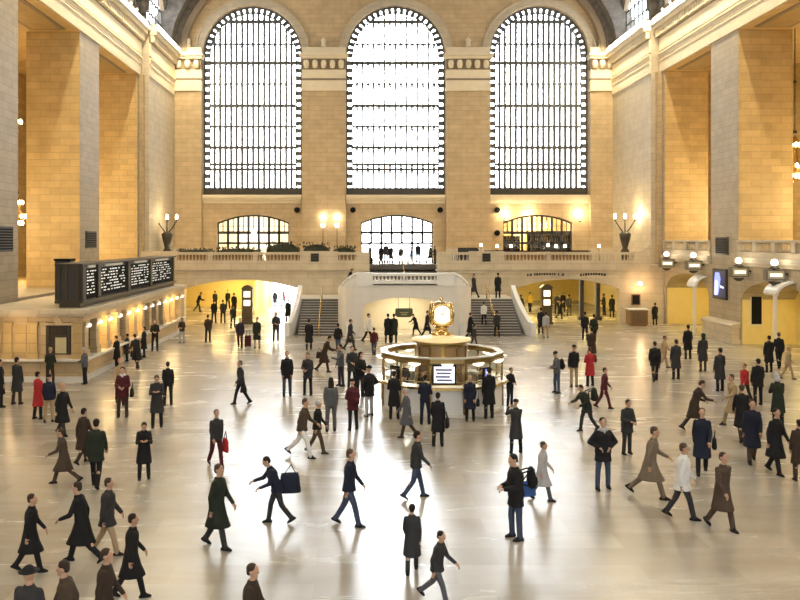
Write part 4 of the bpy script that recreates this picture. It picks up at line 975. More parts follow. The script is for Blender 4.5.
for pn, P in POSES.items():
    J = skeleton(P); D = {'J': J}; h = J['head']; hu, hf = J['hu'], J['hf']
    b = MB(); torso(b, J, -.012)
    capseg(b, J['neck']-J['up']*.06, J['neck']+hu*.06, .06, .052)
    # head: cranium, jaw, nose, ears
    b.M = Matrix.Translation(h) @ Matrix.Rotation(math.atan2(-hu.y, hu.z), 4, 'X')
    b.ball((0, .005, .03), .077, .097, .095, 16, 12); b.ball((0, -.025, -.045), .055, .065, .068, 14, 10); b.tube((0, -.085, .02), (0, -.108, -.012), .012, .02, 8); b.ball((0, -.106, -.012), .018, .016, .014, 8, 6)
    b.ball((0, -.082, -.098+.01), .024, .02, .018, 8, 6)
    for s in (-1, 1): b.ball((s*.079, .012, .0), .012, .022, .034, 8, 6)
    b.M = None
    for l in J['legs']:
        capseg(b, l[0], l[1], .082, .052); capseg(b, l[1], l[2], .052, .036); b.ball(l[1]+(l[2]-l[1])*.3+Vector((0, .012, 0)), .054, .054, .09)
        capseg(b, l[2], l[2]+Vector((0, -.06, -.045)), .034, .018, 8)
    for (sh, el, wr, d, s) in J['arms']:
        capseg(b, sh, el, .05, .040); capseg(b, el, wr, .040, .027)
    me = rem(b, 'body_'+pn, .015, 2, .4)
    bm = bmesh.new(); bm.from_mesh(me)
    e = MB(); e.mi = 0
    for (sh, el, wr, d, s) in J['arms']: hand(e, wr-d*.02, d, s, J['fw'])
    e.M = Matrix.Translation(h) @ Matrix.Rotation(math.atan2(-hu.y, hu.z), 4, 'X')
    e.mi = 1
    for s in (-1, 1): e.ball((s*.032, -.083, .018), .012, .008, .009, 8, 6); e.box(s*.032-.018, s*.032+.018, -.096, -.086, .038, .044)
    e.mi = 2; e.box(-.024, .024, -.092, -.078, -.052, -.044)
    tmp = e.build('tmp_ext', []); bm.from_mesh(tmp.data); nb = len(me.polygons)
    ext = list(tmp.data.polygons); bm.faces.ensure_lookup_table()
    for i, p in enumerate(ext): bm.faces[nb+i].material_index = e.m[i]; bm.faces[nb+i].smooth = True
    bpy.data.objects.remove(tmp); bm.to_mesh(me); bm.free(); me.materials.clear()
    for mm in (SKIN, EYE, LIP): me.materials.append(mm)
    D['body'] = me
    t = MB()
    ring_along(t, [(J['hip']-J['up']*.12, .13, .105, J['fw']), (J['hip'], .178, .132, J['fw']), (J['hip']+J['up']*.09, .165, .125, J['fw'])])
    for l in J['legs']:
        capseg(t, l[0]+Vector((0, 0, -.02)), l[1], .096, .068); capseg(t, l[1], l[2]+Vector((0, 0, -.012)), .068, .060)
    D['trousers'] = rem(t, 'trousers_'+pn, .02, 2, .45)
    shoes = []
    for l in J['legs']:
        s = MB(); an = l[2]; pitch = 0 if l[3] < 15 else min(50, l[3]*1.2)
        s.M = Matrix.Translation(an) @ Matrix.Rotation(math.radians(pitch), 4, 'X')
        s.loft([(0, -.035, -.075, .05, .135), (0, -.035, -.055, .052, .137), (0, -.03, -.035, .045, .125), (0, -.0, -.0, .044, .065), (0, .005, .055, .045, .05)], 14)
        me = rem(s, 'shoe_'+pn, .016, 1, .5); shoes.append(me)
    D['shoes'] = shoes
    def sleeves(c, g=0):
        for (sh, el, wr, d, s) in J['arms']:
            capseg(c, sh, el, .061+g, .054+g); capseg(c, el, wr-d*.0, .054+g, .042+g)
    hipu = J['hip']; u, f = J['up'], J['fw']
    for kind, hem, fl in (('jacket', .10, .005), ('coat', .44, .05), ('parka', .22, .03)):
        c = MB(); torso(c, J, .022 if kind != 'parka' else .045); sleeves(c, .008 if kind == 'parka' else 0)
        cy = (J['legs'][0][1].y+J['legs'][1][1].y)/2; sp = abs(J['legs'][0][1].y-J['legs'][1][1].y)/2
        k2 = hem/.43
        lo = hipu+Vector((0, cy*k2, -hem))
        ring_along(c, [(lo, .185+fl, .135+sp*k2*.9+fl*.6, Vector((0, -1, 0))), (hipu+Vector((0, cy*k2*.4, -hem*.5)), .188+fl*.5, .14+sp*k2*.45, Vector((0, -1, 0))), (hipu+u*.03, .185, .142, f), (hipu+u*.16, .165, .128, f)])
        ring_along(c, [(J['neck']-u*.05, .10, .095, f), (J['neck']+hu*.035, .078, .078, f)])
        D[kind] = rem(c, kind+'_'+pn, .02, 2, .4)
    # hair, cap, hood placed on the head
    def headpiece(nm, fn, vox=.015, bodyM=True):
        c = MB(); c.M = Matrix.Translation(h) @ Matrix.Rotation(math.atan2(-hu.y, hu.z), 4, 'X'); fn(c); D[nm] = rem(c, nm+'_'+pn, vox, 2, .5)
    def short(c): c.ball((0, .022, .048), .084, .096, .088, 16, 10); c.ball((0, .06, -.005), .07, .05, .07, 12, 8)
    def longh(c): short(c); c.loft([(0, .06, -.22, .09, .04), (0, .065, -.1, .10, .055), (0, .055, .03, .085, .06)], 14); c.ball((-.07, .0, -.05), .025, .05, .10); c.ball((.07, .0, -.05), .025, .05, .10)
    def beanie(c): c.loft([(0, .01, .035, .09, .108), (0, .012, .06, .093, .11), (0, .014, .11, .08, .092), (0, .015, .15, .04, .05)], 16)
    def brim(c): beanie(c); c.loft([(0, .0, .05, .15, .165), (0, .0, .065, .15, .165)], 18)
    def hood(c): c.ball((0, .035, .03), .105, .105, .125, 16, 10); c.ball((0, .06, -.10), .10, .08, .08)
    for nm, fn in (('short', short), ('long', longh), ('beanie', beanie), ('brim', brim), ('hood', hood)): headpiece(nm, fn)
    s = MB(); nk = J['neck']; ring_along(s, [(nk-u*.03, .105, .10, f), (nk+hu*.01, .11, .105, f), (nk+hu*.055, .092, .09, f)]); capseg(s, nk+f*.09, nk+f*.14-u*.22, .03, .026, 8)
    D['scarf'] = rem(s, 'scarf_'+pn, .016, 2, .5)
    D['height'] = h.z+.135
    PM[pn] = D
COL = dict(black=(.013, .013, .015), charcoal=(.035, .035, .038), navy=(.014, .018, .036), brown=(.075, .052, .038), green=(.020, .027, .019), taupe=(.19, .15, .11), red=(.42, .03, .035), maroon=(.08, .015, .022), grey=(.10, .105, .12),
           white=(.72, .72, .72), tan=(.42, .30, .18), blue=(.04, .10, .30), khaki=(.36, .27, .15), jeans=(.05, .07, .12), palegrey=(.42, .42, .44), purple=(.035, .028, .05), yellow=(.65, .45, .10), cream=(.70, .62, .50), orange=(.55, .15, .04), dbrown=(.045, .03, .022), blond=(.45, .30, .12), hair=(.02, .014, .01))
CM = {c: plain('cloth_'+c, v, .8, var=.18, scale=9, spec=.25) for c, v in COL.items()}
def part(me, name, mat, parent):
    o = bpy.data.objects.new(name, me); col.objects.link(o); o.parent = parent
    if not me.materials: me.materials.append(mat)
    o.material_slots[0].link = 'OBJECT'; o.material_slots[0].material = mat
    return o
allp = []
GR = {'c': 'people on the concourse floor', 'b': 'people on the balcony', 's': 'people on the stairs', 'p': 'people under the balcony'}
def person(px, fy, h, pose, wear, top, bot, rot, head, hcol, label, g='c', z=0.0, scarf=None, Y=None):
    if Y is None: Y = F*(H-z)/(fy-VY)
    D = PM[pose]; s = max(.80, min(1.10, h*Y/F/D['height']*1.02))
    o = bpy.data.objects.new('person', D['body']); col.objects.link(o)
    o.location = ((px-VX)*Y/F, Y, z); o.rotation_euler.z = math.radians(rot); o.scale = (s, s, s)
    o['label'] = 'person '+label; o['category'] = 'person'; o['group'] = GR[g]
    part(D['trousers'], 'trousers', CM[bot], o)
    part(D[wear], wear, CM[top], o)
    for sm in D['shoes']: part(sm, 'shoe', CM['black'], o)
    if head: part(D[head], {'short': 'hair', 'long': 'hair', 'beanie': 'cap', 'brim': 'hat', 'hood': 'hood'}[head], CM[hcol], o)
    if scarf: part(D['scarf'], 'scarf', CM[scarf], o)
    allp.append((o, D, s)); return o
# (px, foot y, height px, pose, garment, top, bottom, facing, head, colour, label)
PEOPLE = [
 # left side
 (17, 404, 59, 'stand', 'coat', 'charcoal', 'dbrown', 160, 'short', 'hair', 'in a long dark coat standing alone at the far left before the wood panelling'),
 (0, 407, 58, 'stand', 'coat', 'black', 'black', 120, 'short', 'hair', 'in black cut off by the left edge beside the ticket office'),
 (38, 419, 47, 'stand', 'coat', 'red', 'black', 150, 'short', 'hair', 'in a long red coat standing close to a person in navy'),
 (49, 422, 47, 'stand', 'jacket', 'navy', 'khaki', 190, 'beanie', 'black', 'in a navy jacket and khaki trousers beside the red coat'),
 (62, 435, 51, 'walk', 'coat', 'black', 'charcoal', 60, 'short', 'blond', 'with yellow blond hair and black coat walking below the red coat'),
 (83, 463, 54, 'step', 'coat', 'dbrown', 'dbrown', 150, 'short', 'hair', 'in dark brown right behind the broad dark green jacket at left'),
 (96, 487, 67, 'step', 'parka', 'green', 'black', 185, 'short', 'hair', 'seen from behind in a broad dark green jacket, left foreground'),
 (64, 484, 55, 'stride', 'coat', 'brown', 'brown', -80, 'short', 'dbrown', 'in a brown coat striding left next to the dark green jacket'),
 (85, 384, 36, 'wait', 'jacket', 'grey', 'black', -100, 'short', 'palegrey', 'with pale hair standing at the near end of the ticket counter'),
 (50, 386, 38, 'wait', 'jacket', 'green', 'dbrown', 180, 'short', 'khaki', 'in dark green at the framed end window of the ticket office'),
 (117, 368, 32, 'wait', 'coat', 'black', 'black', -110, 'short', 'hair', 'in black leaning at the ticket counter behind the red-haired person'),
 (127, 361, 27, 'stand', 'coat', 'charcoal', 'black', -100, 'short', 'hair', 'in charcoal at the counter between two black coats'),
 (137, 369, 34, 'hunch', 'coat', 'black', 'black', -140, 'short', 'hair', 'in a black coat with a dark bag close to the ticket counter'),
 (144, 357, 30, 'stand', 'coat', 'black', 'black', -90, 'short', 'hair', 'in black pressed to the ticket counter behind the coat with the bag'),
 (155, 351, 32, 'wait', 'jacket', 'black', 'black', 10, 'short', 'hair', 'in a black suit facing the camera beside the ticket counter'),
 (182, 343, 25, 'wait', 'jacket', 'dbrown', 'palegrey', 0, 'short', 'hair', 'in pale trousers at the far end of the ticket office'),
 (120, 404, 50, 'step', 'jacket', 'tan', 'maroon', 20, 'short', 'orange', 'with reddish hair behind the white scarf'),
 (123, 417, 50, 'wait', 'parka', 'maroon', 'dbrown', 5, 'short', 'hair', 'in maroon with a white scarf and a dark bag at left', 'c', 0, 'white'),
 (157, 427, 58, 'phone', 'coat', 'charcoal', 'black', 10, 'short', 'brown', 'in a long charcoal coat facing the camera, partly hiding a friend'),
 (168, 405, 43, 'stand', 'jacket', 'black', 'black', 185, 'short', 'hair', 'in black behind the shoulder of the long dark coat at left'),
 (144, 479, 57, 'phone', 'coat', 'black', 'black', 15, 'short', 'hair', 'in a black knee-length coat reading something in both hands'),
 (30, 571, 76, 'walk', 'coat', 'black', 'black', 100, 'short', 'dbrown', 'in black walking right near the left edge, above the pointed cap'),
 (82, 563, 80, 'stride', 'coat', 'black', 'black', -95, 'short', 'dbrown', 'in a flared black coat striding left, lower left foreground'),
 (107, 554, 75, 'walk', 'parka', 'charcoal', 'tan', 95, 'short', 'dbrown', 'in charcoal jacket and tan trousers walking right, lower left foreground'),
 (131, 597, 82, 'walk', 'coat', 'black', 'black', 110, 'short', 'hair', 'in black walking right at the bottom left below the tan trousers'),
 (29, 686, 118, 'stand', 'parka', 'charcoal', 'black', 170, 'brim', 'black', 'in a pointed dark hat whose head and shoulders rise at the bottom left corner'),
 (70, 668, 106, 'stride', 'coat', 'brown', 'brown', -90, 'short', 'dbrown', 'in brown cut by the bottom edge beside the pointed hat'),
 (104, 650, 100, 'walk', 'coat', 'dbrown', 'dbrown', 90, 'short', 'dbrown', 'in very dark brown cut by the bottom edge below the black walker'),
 # centre left
 (216, 466, 56, 'step', 'jacket', 'charcoal', 'maroon', 30, 'short', 'brown', 'in a charcoal jacket holding a red bag left of the centre'),
 (241, 404, 43, 'walk', 'jacket', 'charcoal', 'black', -60, 'short', 'brown', 'in charcoal walking alone on the pale floor left of the centre'),
 (217, 547, 82, 'walk', 'coat', 'green', 'charcoal', 70, 'short', 'brown', 'in a dark green coat walking in the lower left centre'),
 (277, 523, 66, 'hunch', 'jacket', 'navy', 'charcoal', -80, 'short', 'hair', 'in navy leaning forward with a big dark bag behind'),
 (250, 668, 103, 'walk', 'coat', 'dbrown', 'dbrown', 80, 'short', 'dbrown', 'in dark brown whose head enters the bottom edge left of centre'),
 (349, 525, 75, 'walk', 'jacket', 'navy', 'jeans', 80, 'short', 'brown', 'in a blue jacket and jeans walking alone at the centre'),
 (416, 498, 66, 'step', 'jacket', 'charcoal', 'jeans', 100, 'short', 'hair', 'in charcoal walking on the bright floor right of the blue jacket'),
 (437, 603, 66, 'stride', 'jacket', 'charcoal', 'grey', 60, 'short', 'hair', 'in charcoal with a wide stride at the bottom centre'),
 (412, 572, 56, 'walk', 'coat', 'charcoal', 'charcoal', 175, 'short', 'hair', 'in charcoal walking away just above the wide stride at the bottom centre'),
 (287, 396, 44, 'stand', 'parka', 'black', 'jeans', 10, 'short', 'hair', 'in a black jacket and jeans, left of the waiting pair before the stairs'),
 (308, 395, 42, 'wait', 'parka', 'charcoal', 'black', -20, 'short', 'brown', 'in charcoal, right of the waiting pair before the stairs'),
 (331, 431, 53, 'stand', 'jacket', 'grey', 'grey', 185, 'long', 'hair', 'seen from behind in a grey jacket with dark hair left of the booth'),
 (353, 430, 50, 'wait', 'parka', 'maroon', 'black', 200, 'beanie', 'black', 'in a maroon padded jacket and black trousers left of the booth'),
 (369, 416, 60, 'hips', 'parka', 'black', 'palegrey', -140, 'beanie', 'black', 'in a black jacket and pale jeans at the left end of the booth'),
 (302, 457, 58, 'stride', 'jacket', 'brown', 'white', 75, 'short', 'brown', 'in a brown jacket and white trousers, striding left of the grey jacket'),
 (317, 453, 52, 'walk', 'jacket', 'black', 'brown', 85, 'short', 'palegrey', 'with pale hair in a black jacket and brown trousers by the white trousers'),
 (324, 372, 36, 'hunch', 'coat', 'dbrown', 'dbrown', 90, 'short', 'hair', 'in a dark brown coat walking with a bag left of the stair foot'),
 (309, 350, 39, 'walk', 'coat', 'black', 'black', 180, 'short', 'purple', 'in a long black coat walking to the left stair flight'),
 (338, 352, 28, 'step', 'jacket', 'black', 'jeans', 170, 'short', 'hair', 'in a black jacket at the foot of the left stair, near the podium'),
 (350, 350, 32, 'walk', 'coat', 'charcoal', 'charcoal', 100, 'short', 'hair', 'in charcoal just left of the podium front'),
 (341, 386, 42, 'talk', 'jacket', 'grey', 'purple', -70, 'short', 'hair', 'in a grey-blue jacket reaching an arm out to the left, behind the grey jacket'),
 (352, 388, 42, 'wait', 'parka', 'charcoal', 'black', 10, 'short', 'hair', 'in charcoal with folded arms behind the maroon jacket'),
 (360, 397, 45, 'wait', 'parka', 'black', 'black', 30, 'hood', 'black', 'with a black hood left of the booth'),
 (368, 342, 31, 'walk', 'parka', 'white', 'black', 90, 'short', 'hair', 'in a white top and black trousers before the podium arch'),
 (374, 355, 27, 'step', 'jacket', 'maroon', 'jeans', 170, 'short', 'brown', 'in a small maroon jacket behind the booth at left'),
 (388, 343, 29, 'stand', 'coat', 'black', 'black', 180, 'short', 'hair', 'in black, left of the pair standing in front of the podium arch'),
 (394, 343, 29, 'stand', 'coat', 'green', 'black', 175, 'short', 'brown', 'in dark green, right of the pair standing in front of the podium arch'),
 (416, 335, 21, 'hunch', 'coat', 'black', 'black', -60, 'short', 'hair', 'in black under the right part of the podium arch'),
 (427, 337, 26, 'walk', 'coat', 'black', 'black', 100, 'short', 'hair', 'in black half hidden by the clock at its left'),
 # booth
 (394, 419, 47, 'wait', 'coat', 'black', 'black', 170, 'short', 'hair', 'in a black coat at the left front of the booth counter'),
 (407, 437, 48, 'step', 'coat', 'grey', 'dbrown', -80, 'short', 'palegrey', 'in a grey coat passing in front of the booth counter at left'),
 (425, 424, 48, 'wait', 'jacket', 'navy', 'navy', 170, 'short', 'hair', 'in navy leaning at the middle of the booth counter'),
 (438, 446, 53, 'stand', 'coat', 'black', 'black', 165, 'short', 'hair', 'in a long black coat with a shoulder bag in front of the booth'),
 (470, 421, 45, 'stand', 'coat', 'navy', 'black', -10, 'short', 'blond', 'in a wide navy coat with fair hair right of the booth screen'),
 (489, 418, 52, 'stand', 'coat', 'black', 'black', -170, 'short', 'hair', 'tall in a narrow long black coat at the right end of the booth'),
 (510, 406, 38, 'wait', 'jacket', 'black', 'black', 30, 'short', 'hair', 'in black standing just right of the booth'),
 (516, 453, 53, 'camera', 'coat', 'charcoal', 'black', 190, 'beanie', 'black', 'in a charcoal coat with arms raised taking a picture, right of the booth'),
 (516, 539, 84, 'wait', 'parka', 'black', 'jeans', -75, 'short', 'hair', 'in a black jacket and blue jeans with a bright blue bag'),
 (542, 500, 58, 'walk', 'coat', 'palegrey', 'grey', 80, 'short', 'brown', 'in a pale grey coat walking right behind the bright blue bag'),
 # right of the booth
 (557, 393, 41, 'wait', 'jacket', 'grey', 'jeans', -80, 'beanie', 'black', 'in grey and jeans with a dark backpack on the open floor'),
 (574, 387, 42, 'stand', 'jacket', 'black', 'khaki', 185, 'beanie', 'black', 'in a black jacket and khaki trousers standing next to the backpack'),
 (590, 386, 38, 'wait', 'coat', 'red', 'black', -170, 'short', 'brown', 'in a red coat on the open floor right of centre'),
 (592, 362, 44, 'step', 'coat', 'dbrown', 'dbrown', 180, 'short', 'hair', 'in dark brown directly behind the red coat'),
 (594, 343, 34, 'walk', 'jacket', 'green', 'black', 180, 'short', 'hair', 'in dark green walking towards the right passage'),
 (585, 340, 30, 'step', 'jacket', 'black', 'black', 170, 'short', 'hair', 'in black at the left of the dark green walker near the right passage'),
 (587, 431, 46, 'hunch', 'parka', 'green', 'charcoal', -70, 'short', 'hair', 'in dark green bent under a backpack right of centre'),
 (604, 408, 40, 'walk', 'jacket', 'maroon', 'maroon', 80, 'short', 'dbrown', 'in dark maroon walking right above the white scarf'),
 (603, 489, 82, 'hips', 'parka', 'black', 'jeans', 5, 'short', 'hair', 'in black with a white scarf and hands at the hips, facing the camera', 'c', 0, 'palegrey'),
 (627, 454, 54, 'wait', 'parka', 'charcoal', 'charcoal', 20, 'short', 'hair', 'in charcoal with folded arms right of the white scarf'),
 (650, 497, 70, 'stride', 'coat', 'taupe', 'taupe', 70, 'short', 'brown', 'in a light brown coat with a long stride, right foreground'),
 (682, 518, 74, 'walk', 'parka', 'white', 'charcoal', 75, 'short', 'brown', 'in a white puffy jacket and dark trousers, right foreground'),
 (722, 529, 76, 'step', 'coat', 'brown', 'brown', 20, 'short', 'dbrown', 'in a brown dress coat, the nearest one at the lower right'),
 (702, 473, 68, 'walk', 'coat', 'navy', 'black', -20, 'short', 'brown', 'in a dark navy coat walking toward the camera left of the right crowd'),
 (694, 431, 50, 'hunch', 'coat', 'dbrown', 'charcoal', 90, 'short', 'dbrown', 'in dark brown bent forward in the right middle of the floor'),
 (655, 381, 40, 'walk', 'parka', 'black', 'black', 170, 'short', 'hair', 'in black walking away alone in the right half of the floor'),
 (676, 379, 42, 'stand', 'coat', 'charcoal', 'black', 185, 'short', 'hair', 'in charcoal walking away before the yellow wall'),
 (688, 359, 46, 'stand', 'coat', 'black', 'black', 180, 'short', 'hair', 'tall in black nearest the yellow wall beyond the charcoal coat'),
 (703, 371, 45, 'stand', 'coat', 'charcoal', 'charcoal', 185, 'hood', 'green', 'in a dark hooded coat by the plinth below the blue screen'),
 (664, 368, 32, 'step', 'jacket', 'tan', 'tan', 90, 'short', 'brown', 'in light tan between two black figures near the yellow wall'),
 (720, 391, 43, 'stand', 'coat', 'charcoal', 'black', 190, 'short', 'hair', 'in a dark coat standing alone in front of the plinth'),
 (745, 402, 38, 'walk', 'jacket', 'red', 'dbrown', -60, 'short', 'hair', 'in a bright red vest beside a big dark coat at right'),
 (758, 405, 46, 'stand', 'parka', 'black', 'black', 180, 'short', 'hair', 'in a big black padded coat next to the red vest'),
 (742, 441, 58, 'walk', 'coat', 'black', 'dbrown', 170, 'short', 'brown', 'in black with light brown hair below the red vest'),
 (769, 372, 36, 'stand', 'coat', 'black', 'black', 180, 'short', 'hair', 'in black, left of the pair near the doorway slot at right'),
 (779, 368, 35, 'walk', 'jacket', 'black', 'black', 170, 'short', 'brown', 'in black, right of the pair near the doorway slot at right'),
 (788, 379, 32, 'walk', 'jacket', 'khaki', 'khaki', 80, 'short', 'khaki', 'in pale khaki right of the black pair'),
 (778, 427, 52, 'phone', 'coat', 'green', 'black', 175, 'hood', 'palegrey', 'in dark green with a pale hood at the far right'),
 (752, 462, 64, 'walk', 'coat', 'navy', 'brown', -15, 'short', 'brown', 'in a dark navy coat and brown trousers, right crowd'),
 (775, 473, 64, 'walk', 'coat', 'black', 'black', 20, 'short', 'hair', 'in a flared black coat, nearest of the crowd at the right edge'),
 (799, 480, 60, 'stand', 'coat', 'dbrown', 'dbrown', 180, 'short', 'hair', 'in dark brown cut by the right edge'),
 (734, 425, 52, 'stride', 'coat', 'khaki', 'khaki', -80, 'short', 'brown', 'in pale khaki striding left before the right crowd'),
 # far floor left
 (208, 342, 27, 'stand', 'jacket', 'dbrown', 'black', 180, 'short', 'hair', 'in dark brown alone at the left of the left passage'),
 (214, 323, 23, 'stand', 'jacket', 'black', 'black', 180, 'short', 'hair', 'in black, left of the two in the left passage mouth'),
 (223, 323, 23, 'stand', 'jacket', 'charcoal', 'black', 180, 'short', 'hair', 'in charcoal, right of the two in the left passage mouth'),
 (233, 328, 23, 'walk', 'jacket', 'green', 'black', 180, 'short', 'hair', 'in dark green just left of the suitcase pair'),
 (240, 348, 39, 'step', 'jacket', 'purple', 'maroon', 5, 'short', 'tan', 'in purple and maroon at the left of the red suitcase'),
 (257, 348, 42, 'stand', 'coat', 'green', 'palegrey', -10, 'short', 'hair', 'tall in dark green with pale trousers at the right of the red suitcase'),
 (276, 341, 30, 'wait', 'parka', 'charcoal', 'charcoal', 10, 'short', 'khaki', 'in charcoal with fair hair before the left passage'),
 (288, 322, 24, 'walk', 'coat', 'black', 'black', 180, 'short', 'hair', 'in black beside the outer wall of the left stair flight'),
 # far floor right
 (497, 337, 26, 'step', 'jacket', 'charcoal', 'black', 180, 'short', 'hair', 'in charcoal at the foot of the right stair flight'),
 (474, 347, 20, 'walk', 'parka', 'charcoal', 'charcoal', 90, 'short', 'hair', 'in charcoal passing low behind the right side of the booth'),
 (470, 339, 26, 'step', 'coat', 'black', 'black', 100, 'short', 'hair', 'in black beside the inner wall of the right stair flight'),
 (546, 338, 26, 'stand', 'jacket', 'palegrey', 'khaki', 180, 'short', 'hair', 'in pale grey in front of the dark cabinet'),
 (541, 334, 26, 'stand', 'coat', 'black', 'black', 170, 'short', 'hair', 'in black left of the dark cabinet'),
]
PEOPLE_Z = [
 # under the balcony: (px, foot y, ...) on the ground farther away
 ('p', 0, 198, 312, 20, 'hunch', 'jacket', 'black', 'black', 90, 'short', 'hair', 'in black bending near the far end of the ticket office'),
 ('p', 0, 215, 309, 18, 'walk', 'jacket', 'green', 'black', 180, 'short', 'hair', 'in dark green deep in the yellow part of the left passage'),
 ('p', 0, 228, 309, 19, 'walk', 'jacket', 'black', 'black', 0, 'short', 'hair', 'in black deep in the left passage left of the brown cabinet'),
 ('p', 0, 234, 314, 23, 'stand', 'coat', 'black', 'black', 180, 'short', 'hair', 'in a black coat left of the brown cabinet in the left passage'),
 ('p', 0, 256, 304, 17, 'walk', 'coat', 'charcoal', 'black', 180, 'short', 'hair', 'in charcoal farthest right of the brown cabinet deep in the left passage'),
 ('p', 0, 275, 307, 17, 'step', 'coat', 'black', 'black', 180, 'short', 'hair', 'in black in the white part of the left passage'),
 ('p', 0, 284, 306, 17, 'walk', 'jacket', 'red', 'black', -90, 'short', 'hair', 'in red at the right side of the left passage'),
 ('p', 0, 530, 312, 23, 'walk', 'jacket', 'yellow', 'black', 180, 'short', 'hair', 'in yellow and black at the left of the right passage'),
 ('p', 0, 521, 316, 26, 'walk', 'coat', 'black', 'black', 170, 'short', 'hair', 'in black at the outer wall of the right stair flight'),
 ('p', 0, 557, 314, 22, 'wait', 'jacket', 'charcoal', 'black', 0, 'short', 'hair', 'in charcoal just right of the dark cabinet in the right passage'),
 ('p', 0, 563, 312, 20, 'stand', 'jacket', 'black', 'black', 180, 'short', 'hair', 'in black, left of the two under the bright doorway'),
 ('p', 0, 569, 316, 23, 'stand', 'jacket', 'charcoal', 'charcoal', 185, 'short', 'hair', 'in charcoal, right of the two under the bright doorway'),
 ('p', 0, 560, 319, 19, 'hunch', 'coat', 'black', 'black', 60, 'short', 'hair', 'bent forward in black below the pair in the right passage'),
 ('p', 0, 604, 315, 22, 'talk', 'jacket', 'dbrown', 'black', -90, 'short', 'hair', 'in dark brown reaching out left of the passage columns'),
 ('p', 0, 612, 317, 28, 'stand', 'coat', 'black', 'black', 180, 'short', 'hair', 'in black at the left passage column on the right side'),
 ('p', 0, 621, 320, 20, 'walk', 'jacket', 'black', 'black', -80, 'short', 'hair', 'in black right of the passage columns'),
 ('c', 0, 655, 325, 22, 'stand', 'coat', 'black', 'black', 180, 'short', 'hair', 'in black standing right of the reception desk'),
 # stairs
 ('s', .66, 484, 325, 23, 'step', 'jacket', 'white', 'black', 180, 'short', 'hair', 'in white going up the right stair flight'),
 ('s', 2.3, 474, 298, 24, 'walk', 'coat', 'charcoal', 'black', -60, 'short', 'hair', 'in charcoal at the top of the right stair flight on its inner side'),
 ('s', 2.3, 498, 298, 26, 'stand', 'coat', 'black', 'black', 180, 'short', 'hair', 'in black at the top of the right stair flight'),
 ('s', 2.9, 349, 288, 19, 'hunch', 'coat', 'black', 'black', 90, 'short', 'hair', 'in black climbing behind the left end of the podium'),
 # balcony
 ('b', 4.7, 370, 264, 20, 'stand', 'coat', 'charcoal', 'black', 90, 'short', 'hair', 'leftmost of the people before the balcony doors'),
 ('b', 4.1, 371, 271, 16, 'hunch', 'coat', 'black', 'black', 180, 'short', 'hair', 'in black at the top left of the short central flight'),
 ('b', 4.7, 381, 264, 19, 'stand', 'coat', 'black', 'black', 10, 'short', 'hair', 'in black, left of the dark cluster before the balcony doors'),
 ('b', 4.7, 386, 263, 20, 'stand', 'parka', 'charcoal', 'black', 180, 'short', 'hair', 'in charcoal in the middle of the dark cluster before the balcony doors'),
 ('b', 4.7, 391, 264, 19, 'stand', 'coat', 'black', 'black', -30, 'short', 'hair', 'in black, right of the dark cluster before the balcony doors'),
 ('b', 4.7, 401, 264, 18, 'stand', 'jacket', 'charcoal', 'grey', 180, 'short', 'hair', 'in charcoal alone in the middle of the balcony doors'),
 ('b', 4.7, 411, 264, 16, 'walk', 'jacket', 'blue', 'palegrey', 90, 'short', 'hair', 'in blue before the balcony doors'),
 ('b', 4.7, 418, 263, 20, 'stand', 'parka', 'navy', 'black', 180, 'short', 'hair', 'in navy right of the blue jacket before the balcony doors'),
 ('b', 4.7, 430, 263, 18, 'walk', 'coat', 'black', 'black', 100, 'short', 'hair', 'in black at the right side of the balcony doors'),
 ('b', 4.7, 435, 264, 18, 'talk', 'jacket', 'charcoal', 'black', -90, 'short', 'hair', 'in charcoal beside the right post of the stair head'),
]
BAGS = {}
for r in PEOPLE:
    o = person(*r); BAGS[(r[0], r[1])] = o
for r in PEOPLE_Z:
    g, z, px, fy = r[:4]; o = person(px, fy, *r[4:], g, z); BAGS[(px, fy)] = o
# clerks in the booth
for a, c, lb in ((2.6, 'navy', 'clerk in navy inside the left part of the booth'), (-.55, 'dbrown', 'clerk in brown inside the right part of the booth'), (-2.1, 'green', 'clerk in dark green inside the front of the booth')):
    x, y = BX+1.7*math.cos(a), BY+1.7*math.sin(a); D = PM['wait']; o = person(VX+x*F/y, VY+H*F/y, 1.62*F/y, 'wait', 'jacket', c, 'black', 0 if abs(a) > 2 else 30, 'short', 'hair', lb); 
# bags: things of their own, carried by people
def bag_at(o, off, name, label, cat, mk):
    loc = o.matrix_basis @ Vector(off); t = thing(name, loc, label, cat, rz=o.rotation_euler.z); mk(t); return t
def backpack(c):
    def mk(t):
        m = MB(); m.loft([(0, 0, -.24, .12, .05), (0, 0, -.2, .155, .09), (0, 0, .05, .15, .09), (0, 0, .18, .12, .07), (0, 0, .23, .06, .03)], 14); m.build('body', CM[c], t)
        m = MB(); m.loft([(0, .09, -.18, .10, .03), (0, .1, -.1, .11, .04), (0, .09, .0, .10, .03)], 12); m.build('pocket', CM[c], t)
        for s in (-1, 1): m = MB(); m.tube((s*.09, -.05, .18), (s*.1, -.3, .12), .016, n=6); m.tube((s*.1, -.3, .12), (s*.11, -.28, -.12), .016, n=6); m.tube((s*.11, -.28, -.12), (s*.11, -.05, -.18), .016, n=6); m.build('strap', CM['black'], t)
    return mk
def sbag(c, w=.2, h=.16):
    def mk(t):
        m = MB(); m.loft([(0, 0, -h, .06, w), (0, 0, -h*.8, .075, w*1.05), (0, 0, h*.6, .06, w*.9), (0, 0, h, .03, w*.8)], 14); m.build('body', CM[c], t)
        m = MB(); m.tube((0, w*.6, h*.8), (.02, .03, h+.2), .013, n=6); m.tube((.02, .03, h+.2), (0, -w*.6, h*.8), .013, n=6); m.build('strap', CM['black'], t)
    return mk
